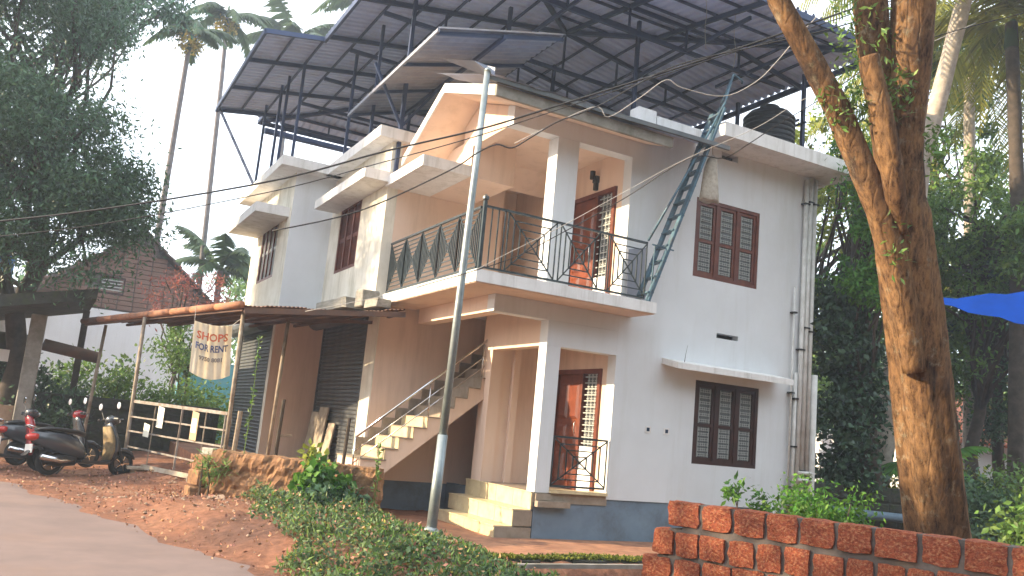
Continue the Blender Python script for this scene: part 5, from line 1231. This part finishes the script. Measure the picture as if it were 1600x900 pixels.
# houses and shed at the far left
def brick_house():
    t = thing('brick_house', 'old gabled house with bare brick gable and white lower wall behind the lean-to', 'house', (2.2, 33, 0))
    y = 32.0; xa, xb, xr = -1.6, 5.0, 2.25; ze, zr = 4.75, 7.0
    B(xa, xb + .1, y, y + 8, 0, 4.25).build('lower_wall', M['white'], t)
    MB().prism([(xa, 4.25), (xb, 4.25), (xb, ze), (xr, zr), (xa, ze - .45)], 'y', y + .05, y + 7.9).build('gable_core', M['mortar'], t)
    me = brick_mesh(M['brick'], 7)
    z = 4.30; row = 0; cnt = 0
    while z < zr - .1:
        lo = xr - (zr - z) * (xr - xa) / (zr - ze + .45) + .05; hi = xr + (zr - z) * (xb - xr) / (zr - ze) - .05 if z > ze else xb - .05
        lo = max(lo, xa + .05); x = lo + (.24 if row % 2 else 0)
        while x + .46 < hi and cnt < 285:
            if not (1.05 < x + .23 < 2.0 and 4.8 < z < 5.4): place('brick', me, t, (x + .23, y + .03, z + .08), scale=(.46, .1, .145)); cnt += 1
            x += .48
        z += .165; row += 1
    w_ = MB().box(1.15, 1.95, y - .03, y + .04, 4.8, 4.86).box(1.15, 1.95, y - .03, y + .04, 5.34, 5.4).box(1.15, 1.2, y - .03, y + .04, 4.86, 5.34).box(1.9, 1.95, y - .03, y + .04, 4.86, 5.34).build('window', M['wood_dark'], t)
    for q in range(4): B(1.22, 1.88, y - .02, y, 4.92 + q * .11, 4.96 + q * .11).build('louvre', M['grille'], w_)
    for side, (x0, z0) in enumerate(((xb + .45, ze - .48), (xa - .3, ze - 1.5))):
        u = Vector((x0 - xr, 0, z0 - zr)); Lr = u.length; u.normalize(); nrows = 12; st = Lr / nrows
        ang = math.atan2(-u.z, u.x)
        for r in range(nrows):
            c = Vector((xr, 0, zr + .12)) + u * (r + .5) * st
            nx = Vector((-u.z, 0, u.x)); nx = nx if nx.z > 0 else -nx
            o = MB()
            for q in range(10):
                yy = y - .35 + q * .86; d0 = c - u * st * .55; d1 = c + u * st * .55
                o.loft([[(d0.x, yy, d0.z), (d0.x, yy + .84, d0.z), (d0.x + nx.x * .05, yy + .84, d0.z + nx.z * .05), (d0.x + nx.x * .05, yy, d0.z + nx.z * .05)], [(d1.x + nx.x * .04, yy, d1.z + nx.z * .04), (d1.x + nx.x * .04, yy + .84, d1.z + nx.z * .04), (d1.x + nx.x * .1, yy + .84, d1.z + nx.z * .1), (d1.x + nx.x * .1, yy, d1.z + nx.z * .1)]])
            o.build('roof_tile_course', M['rooftile'], t)
    MB().tube([(xr, y - .4, zr + .17), (xr, y + 8, zr + .17)], .14, 8).build('ridge_tile', M['rooftile'], t)
brick_house()
def shed():
    t = thing('roadside_shed', 'dark open roadside shed with sloping slab roof at the left edge', 'shed', (-1.2, 20, 0))
    MB().loft([[(-3.2, 19.2, 2.35), (-3.2, 23.2, 2.35), (-3.2, 23.2, 2.62), (-3.2, 19.2, 2.62)], [(.72, 19.8, 3.35), (.72, 23.4, 3.35), (.72, 23.4, 3.58), (.72, 19.8, 3.58)]]).build('roof', M['mossy'], t)
    B(-.42, -.12, 20.6, 20.95, 0, 2.95).build('pillar', M['concrete'], t, bevel=.02)
    B(.58, .72, 22.3, 22.5, 0, 3.3).build('pillar', M['bark_dark'], t)
    B(-3.4, -.44, 22.6, 22.8, 0, 2.6).build('rear_wall', M['mossy'], t)
    B(-.8, -.44, 21.0, 22.6, 0, 1.0).build('counter', M['stone'], t)
    MB().tube([(-.1, 21.0, 2.35), (1.0, 21.2, 2.2)], .13, 10).build('rolled_awning', M['rustdark'], t, smooth=True)
    MB().box(-1.02, -.7, 20.9, 20.94, 1.9, 2.15).build('sign', M['plate'], t)
shed()
t = thing('far_shed', 'low white house with grey tiled roof behind the dark shed', 'house', (-1.2, 33, 0))
B(-7, .6, 34, 39, 0, 3.6).build('wall', M['white'], t)
for k in range(9): MB().loft([[(-7.5 + k * .95, 33.2, 3.45), (-7.5 + k * .95 + .93, 33.2, 3.45), (-7.5 + k * .95 + .93, 33.2, 3.52), (-7.5 + k * .95, 33.2, 3.52)], [(-7.5 + k * .95, 36.5, 4.7), (-7.5 + k * .95 + .93, 36.5, 4.7), (-7.5 + k * .95 + .93, 36.5, 4.77), (-7.5 + k * .95, 36.5, 4.77)]]).build('roof_panel', M['concrete'], t)
def barrel():
    c = (-1.75, 30.0); m = MB(); pr = [(.42, 4.35), (.44, 4.4), (.44, 4.65), (.46, 4.68), (.44, 4.71), (.44, 5.0), (.46, 5.03), (.44, 5.06), (.44, 5.3), (.38, 5.36)]
    m.loft([[(c[0] + r * math.cos(a), c[1] + r * math.sin(a), z) for a in [2 * math.pi * i / 18 for i in range(18)]] for r, z in pr]); tag(m.build('blue_barrel', M['bluebarrel'], smooth=False), 'blue plastic barrel on a masonry stand at the far left', 'barrel')
    o = B(-2.4, -1.1, 29.5, 30.6, 0, 4.345).build('barrel_stand', M['concrete']); tag(o, 'tall masonry stand carrying the blue barrel', 'stand')
barrel()
o = B(3.3, 5.1, 25.6, 25.75, 0, 2.6).build('blue_wall', M['bluewall']); tag(o, 'faded blue painted panel below the banner beside the shutter', 'wall panel')
wall_run('rear_laterite_wall', 'low dark laterite wall behind the gate and scooters', 'wall', (-.2, 22.0), (3.9, 22.4), 0, 1.35, .3, None, M['mossy'], course=.27, blen=.55)

# ------------------------------------------------------------------ weeds on the bank
def weeds():
    n = 110000; x = rng.uniform(1.4, 5.1, n); y = rng.uniform(6.4, 13.2, n)
    lo = 2.18 + .10 * (y - 8) + .12 * np.sin(y * 2.3) + .06 * np.sin(y * 6.1)
    m = np.clip((x - lo) / .22, 0, 1) * np.clip((12.7 - y) / .6, 0, 1) * np.clip((4.9 - x) / .35, 0, 1)
    m *= np.where(y > 10.2, np.clip((4.15 - x - (y - 10.4) * .75 + .55) / .3, 0, 1), 1) * np.where(y > 9.55, np.clip((4.45 - x) / .15, 0, 1), 1)
    clump = np.clip(.5 + .32 * np.sin(x * 3.1 + 1.3 * np.sin(y * 2.2)) * np.sin(y * 2.9 + 1.1 * np.cos(x * 2.7)) + .30 * np.sin(x * 8.3 + 2 * np.sin(y * 5)) * np.sin(y * 7.1 + x), 0, 1)
    keep = rng.random(n) < m * (.06 + .8 * clump ** 1.3) * np.clip(1.3 - .5 * np.maximum(0, x - 3.3), .12, 1); x, y, clump, m = x[keep], y[keep], clump[keep], m[keep]
    back = np.clip((y - 9.5) / 3, 0, 1)
    h = (.02 + (.17 + .16 * back) * clump * np.clip(1.5 - .75 * np.maximum(0, x - 3.4), .1, 1)) * m * rng.uniform(.05, 1, len(x)) ** .8
    P = np.stack([x, y, ground_h(x, y) + h], 1)
    k = rng.random(len(P)) < .62
    o = place('weeds', leaf_mesh('weeds', P[k], .05, M['leaf_ground'], .75, droop=.0)); tag(o, 'low green weeds covering the bank between road and yard', 'weeds', kind='stuff')
    o = place('fine_weeds', leaf_mesh('fine_weeds', P[~k], .075, M['leaf_mid'], .22, droop=-.5)); tag(o, 'fine feathery weeds growing through the ground cover on the bank', 'weeds', kind='stuff')
    k = rng.random(len(P)) < .16; Q = P[k] + rng.normal(0, .03, (k.sum(), 3)); Q[:, 2] = np.maximum(Q[:, 2], ground_h(Q[:, 0], Q[:, 1]) + .01)
    o = place('dry_weeds', leaf_mesh('dry_weeds', Q, .05, M['debris'], .45, droop=-.1)); tag(o, 'dry brown leaves caught among the weeds on the bank', 'weeds', kind='stuff')
    k = rng.random(len(P)) < .05; Q = P[k]
    o = place('yellow_weeds', leaf_mesh('yellow_weeds', Q, .045, M['leaf_gy'], .5, droop=-.3)); tag(o, 'yellowing leaves among the weeds on the bank', 'weeds', kind='stuff')
weeds()
bush('creeper_bush', 'dark broad leaved creeper heaped against the laterite retaining wall', (3.52, 11.75, .46), (.40, .22, .26), 620, .13, 'leaf_fresh', cl=.18, ncl=14, aspect=.8)
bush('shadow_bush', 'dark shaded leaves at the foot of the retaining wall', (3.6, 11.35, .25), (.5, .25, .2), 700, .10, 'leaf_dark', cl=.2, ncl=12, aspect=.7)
bush('wall_fern', 'pale green broad leaves topping the retaining wall in the middle', (3.45, 12.05, .82), (.16, .12, .10), 60, .13, 'leaf_light', cl=.1, ncl=5, aspect=.6, stems=2)
bush('wall_grass', 'tuft of grass on the broken pillar right of the gate', (2.32, 13.1, .52), (.22, .15, .18), 300, .14, 'leaf_mid', cl=.15, ncl=8, aspect=.12, stems=2)
def tall_weed(x, y, z0, h, label):
    t = thing('tall_weed', label, 'weed', (x, y, z0)); MB().tube([(x, y, z0), (x + .02, y, z0 + h * .5), (x - .01, y + .01, z0 + h)], [.008, .006, .003], 5).build('stem', M['leaf_mid'], t, fix=False)
    P = np.array([(x, y, z0 + h * rng.uniform(.15, 1)) for _ in range(70)]) - np.array([x, y, z0]); o = bpy.data.objects.new('leaves', leaf_mesh('leaves', P, .075, M['leaf_mid'], .4, droop=-.2)); COL.objects.link(o); o.parent = t
tall_weed(4.25, 11.5, .1, .95, 'tall thin weed standing before the right end of the retaining wall')
tall_weed(2.75, 13.1, .6, 1.9, 'long climbing weed stem beside the right gate post')

# ------------------------------------------------------------------ right side vegetation
def dark_wall():
    wall_run('garden_wall', 'dark mossy low wall right of the house under the pipe', 'wall', (12.9, 11.9), (19, 9.6), -.1, 1.05, .3, None, M['mossy'], course=.29, blen=.6)
dark_wall()
bush('moringa_shrub', 'bright green feathery shrub between the pipe and the big trunk', (9.35, 8.15, .72), (.62, .5, .42), 2400, .085, 'leaf_fresh', cl=.28, ncl=26, aspect=.45, stems=6, droop=.1)
bush('corner_shrub', 'small green shrub against the house wall near its right corner', (10.9, 10.9, .5), (.3, .2, .35), 260, .10, 'leaf_fresh', cl=.2, ncl=8, aspect=.45, droop=.1)
bush('sprout', 'thin light green sprout in front of the white wall', (9.4, 9.9, .88), (.2, .12, .12), 110, .13, 'leaf_fresh', cl=.12, ncl=5, aspect=.35, stems=2)
bush('corner_shrub', 'dry grey twigs at the foot of the drain pipes', (12.1, 11.2, .35), (.4, .2, .35), 300, .07, 'leaf_gy', cl=.25, ncl=8, aspect=.3)
def ivy_tree():
    c = (13.55, 11.6); t = thing('ivy_tree', 'thick trunk swathed in very dark ivy right of the house corner', 'tree', (c[0], c[1], 0)); mb = MB(); limb(mb, (c[0] + .55, c[1] - .2, -.1), (c[0] + .3, c[1], 7.5), .26, .18, 6, .02, 12); mb.build('trunk', M['bark_dark'], t, smooth=True, fix=False)
    P = []
    for i in range(46):
        z = random.uniform(1.0, 5.0); a = random.uniform(0, 6.28); rr = random.uniform(.25, .72) * (1 - .12 * abs(z - 3.0)); P.append(rng.normal(0, .2, (190, 3)) + np.array([c[0] + .1 + rr * math.cos(a), c[1] + rr * math.sin(a) * .7, z]))
    P = np.concatenate(P) - np.array([c[0], c[1], 0]); o = bpy.data.objects.new('ivy', leaf_mesh('ivy', P, .12, M['leaf_ivy'], .7)); COL.objects.link(o); o.parent = t
ivy_tree()
tree('side_tree', 'fresh green tree overhanging the right end of the roof slab', (14.6, 12.4, 0), 5.2, .16, [((12.9, 10.5, 6.3), (.45, .35, .8), 1.2), ((13.3, 10.7, 4.9), (.45, .4, .8), .9), ((14.2, 12.4, 4.9), (.8, .8, .8), .6), ((14.8, 12.0, 8.2), (1.2, 1, 1.0), .9)], 10000, .12, 'leaf_fresh', cl=.42, ncl=62, droop=.8)
tree('lit_tree', 'yellow green sunlit tree behind the right end of the house', (18.5, 18.5, 0), 6, .18, [((16.6, 14.6, 8.2), (1.9, 1.5, 1.9), 1.4), ((17, 16.5, 4.6), (2.0, 1.6, 2.2), 1.2), ((19.3, 15.5, 10.0), (1.6, 1.5, 1.8), 1)], 15000, .16, 'leaf_light', cl=.6, ncl=74)
spec = [((19.2, 13.8), 7.0, [((19.2, 13.8, 4.5), (1.8, 1.6, 2.2), 1.5), ((18.3, 13.2, 7.0), (1.2, 1.2, 1.2), 1)], 11000, .15, 'leaf_mid', 'bushy mid green tree just left of the big trunk'),
        ((21.5, 13.4), 7.5, [((21.3, 13.2, 4.2), (2.2, 2, 2.0), 1.5), ((21.0, 13.0, 6.6), (1.8, 1.6, 1.2), .8)], 13000, .15, 'leaf_dark', 'dark leaved tree just right of the big trunk'),
        ((24.8, 13.8), 8.0, [((24.6, 13.5, 5.5), (2.6, 2, 2.4), 1.5), ((24.6, 13.2, 2.4), (2.4, 2, 1.6), 1)], 13000, .18, 'leaf_mid', 'broad green tree beyond the blue tarpaulin'),
        ((29, 19), 9.5, [((28.5, 18, 6.5), (3.2, 3, 3.4), 1)], 12000, .25, 'leaf_light', 'sunlit yellow green tree far behind the coconut trunk'),
        ((26, 24), 10, [((25, 23, 6.0), (3.2, 3, 4.0), 1)], 13000, .25, 'leaf_mid', 'tall green tree behind the house on the right'),
        ((33, 15.5), 8.5, [((32.5, 15.5, 5.0), (3, 3, 3.5), 1)], 12000, .25, 'leaf_mid', 'distant green tree at the right edge'),
        ((18.2, 8.0), 4.0, [((18.0, 8.2, 2.3), (1.6, 1.2, 1.3), 1)], 9000, .13, 'leaf_dark', 'dark shrubby tree low at the right edge'),
        ((19.2, 12.6), 7.5, [((18.3, 12.2, 7.3), (1.5, 1.4, 1.5), 1), ((19.1, 11.8, 5.6), (1.8, 1.4, 1.2), 1), ((17.4, 10.6, 6.6), (.9, .8, 1.0), .5)], 11000, .14, 'leaf_mid', 'loose leafy tree rising just above the blue tarpaulin'),
        ((23, 16.5), 12, [((22.0, 15.9, 12.6), (2.2, 2, 2.0), 1), ((22.7, 14.4, 9.2), (1.6, 1.6, 1.6), .6)], 9000, .2, 'leaf_mid', 'tall green tree behind the coconut palms at the upper right'),
        ((34, 33), 11, [((33, 32, 7), (4, 4, 5), 1)], 9000, .32, 'leaf_mid', 'far green tree seen between the ivy and the house')]
for (bx, by), zt, crs, n, sz, lm, lab in spec: tree('background_tree', lab, (bx, by, 0), zt, .17, crs, n, sz, lm, cl=.62, ncl=max(26, n // 260))
for k, (x, y, rx, rz, n, lm, lab) in enumerate(((14.8, 9.7, .9, .6, 1800, 'leaf_dark', 'dark bush behind the feathery shrub'), (11.6, 6.5, .8, .6, 2600, 'leaf_mid', 'thick green bush just right of the big trunk base'), (13.2, 7.0, 1.0, .8, 2600, 'leaf_dark', 'dark green bush at the lower right edge'), (16.5, 9.9, 1.2, .8, 2400, 'leaf_mid', 'green bush behind the big trunk'), (17.0, 12.0, 1.4, .9, 2400, 'leaf_light', 'sunlit yellowish bush beyond the ivy'), (10.4, 5.6, .5, .3, 1300, 'leaf_mid', 'low bright bush behind the laterite wall right of the trunk'))):
    bush('undergrowth_bush', lab, (x, y, .45 + rz * .5), (rx, rx * .8, rz), n, .11, lm, cl=.4, ncl=24)
palm('coconut_palm', 'coconut palm with pale leaning trunk right of the big tree', [(15.75, 12.6, 0), (15.6, 12.0, 3.7), (15.4, 11.3, 7.7), (15.6, 10.5, 11.2), (15.9, 10.2, 13.0)], .22, .14, 18, 4.8, 'mix', 'palm_bark', up=.35, sag=1.2, wl=.9, nl=30, lw=.06)
palm('coconut_palm', 'shorter coconut palm with yellow fronds at the upper right', [(18.6, 11.3, 0), (18.3, 11.0, 7), (17.9, 10.9, 11.6)], .17, .13, 20, 5.0, 'frond_y', 'bark_dark', up=.5, sag=1.15, wl=.95, nl=30, lw=.06)
palm('coconut_palm', 'coconut palm crown against the sky at the right edge', [(21.0, 13.9, 0), (20.6, 13.7, 12.6)], .17, .13, 16, 4.6, 'mix', 'palm_bark', up=.5, sag=1.2, wl=.95, nl=30, lw=.06)
palm('areca_palm', 'slim pale trunked palm standing behind the blue tarpaulin', [(20.0, 11.4, 0), (19.8, 11.5, 6.8)], .15, .1, 9, 2.2, 'frond', 'palm_bark', up=.7, sag=1.2, wl=.7, nl=18, lw=.10)
palm('banana_like_palm', 'young palm with broad fresh fronds low behind the ivy tree', [(15.6, 11.2, 0), (15.6, 11.2, 1.4)], .09, .06, 8, 1.4, 'leaf_fresh', 'bark_dark', up=.9, sag=1.1, wl=.35, nl=14, lw=.07)
def tarp():
    t = MB(); n = 14
    A, Bq, C = Vector((10.75, 7.75, 3.80)), Vector((11.6, 5.2, 3.95)), Vector((10.9, 5.0, 3.12))
    v = []; f = []
    for i in range(n + 1):
        a = A.lerp(Bq, i / n); b = A.lerp(C, i / n)
        for j in range(5):
            p = a.lerp(b, j / 4); sag = -.10 * math.sin(math.pi * i / n) * (j / 4) + .02 * math.sin(i * 2.1 + j); v.append((p.x, p.y + .02 * math.sin(j * 3 + i), p.z + sag))
    for i in range(n):
        for j in range(4): f.append((i * 5 + j, (i + 1) * 5 + j, (i + 1) * 5 + j + 1, i * 5 + j + 1))
    o = place('blue_tarpaulin', mesh_of('blue_tarpaulin', v, f, M['bluetarp'], True)); tag(o, 'bright blue tarpaulin corner stretched in from the right edge', 'tarpaulin')
tarp()
t = thing('neighbour_house', 'white walled house with orange tiled roof glimpsed through the right side trees', 'house', (31, 20, 0))
B(27, 40, 19, 26, 0, 2.6).build('wall', M['white'], t)
for k in range(13): MB().loft([[(26.4 + k * 1.05, 18.4, 2.5), (27.42 + k * 1.05, 18.4, 2.5), (27.42 + k * 1.05, 18.4, 2.6), (26.4 + k * 1.05, 18.4, 2.6)], [(26.4 + k * 1.05, 22.5, 4.6), (27.42 + k * 1.05, 22.5, 4.6), (27.42 + k * 1.05, 22.5, 4.7), (26.4 + k * 1.05, 22.5, 4.7)]]).build('roof_panel', M['redtile'], t)
t = thing('concrete_pillar', 'small pale concrete gate pillar at the right frame edge', 'pillar', (8.4, 4.2, 0)); B(8.33, 8.55, 4.6, 4.8, 0, 1.0).build('shaft', M['white'], t); B(8.3, 8.58, 4.57, 4.83, 1.0, 1.06).build('cap', M['white'], t)
# far woodland all round
def woodland():
    P = []
    for i in range(230):
        a = random.uniform(-25, 100); d = random.uniform(48, 95)
        x, y = d * math.sin(R(a)), d * math.cos(R(a)); h = random.uniform(1.5, 8) if a > 42 or a < -2 else random.uniform(.5, 4.5)
        P.append(rng.normal(0, 1, (420, 3)) * np.array([3.0, 3.0, 1.5]) + np.array([x, y, h]))
    P = np.concatenate(P); P[:, 2] = np.abs(P[:, 2])
    o = place('far_woodland', leaf_mesh('far_woodland', P, .5, M['leaf_mid'], .6)); tag(o, 'far wooded edge closing the view all round', 'woodland', kind='stuff')
woodland()
def woodland_behind():  # unseen tree masses added behind the camera to cut skylight on the facade
    P = []
    for i in range(430):
        a = random.uniform(105, 262); d = random.uniform(20, 36); x, y = d * math.sin(R(a)), d * math.cos(R(a))
        P.append(rng.normal(0, 1, (170, 3)) * np.array([2.6, 2.6, 1.8]) + np.array([x, y, random.uniform(.5, 15)]))
    P = np.concatenate(P); P[:, 2] = np.clip(np.abs(P[:, 2]), 0, 20)
    o = place('light_blocking_woodland', leaf_mesh('light_blocking_woodland', P, .9, M['leaf_dark'], .6)); tag(o, 'unseen woodland added behind the camera to dim the skylight on the house', 'woodland', kind='stuff')
woodland_behind()
def roadside_shade():
    # unseen trees added outside the frame so that dappled shade falls on the road, bank and scooters
    tree('shade_tree', 'unseen tree added across the road to shade the road and laterite wall', (-5.2, 8.3, 0), 4, .2, [((-4.8, 8.0, 4.2), (2.3, 2.6, 1.6), 1)], 5000, .22, 'leaf_mid', cl=.8, ncl=46)
    tree('shade_tree', 'unseen small tree added to shade the scooters', (-7, 19.2, 0), 2.2, .1, [((-6.8, 19.0, 2.6), (1.4, 1.5, 1.0), 1)], 2200, .2, 'leaf_mid', cl=.6, ncl=22)
roadside_shade()

def haze():
    o = B(-640, 640, -420, 640, -2.5, 23.5).build('haze', M['white']); o.data.materials.clear()
    m = bpy.data.materials.new('haze'); m.use_nodes = True; N = m.node_tree.nodes; L = m.node_tree.links
    for n in list(N):
        if n.type == 'BSDF_PRINCIPLED': N.remove(n)
    v = N.new('ShaderNodeVolumePrincipled'); v.inputs['Color'].default_value = (.70, .83, 1.0, 1); v.inputs['Density'].default_value = .0024; v.inputs['Anisotropy'].default_value = .35
    L.new(v.outputs[0], N['Material Output'].inputs['Volume']); o.data.materials.append(m); tag(o, 'pale morning haze hanging over the whole place', 'haze', kind='stuff')
haze()
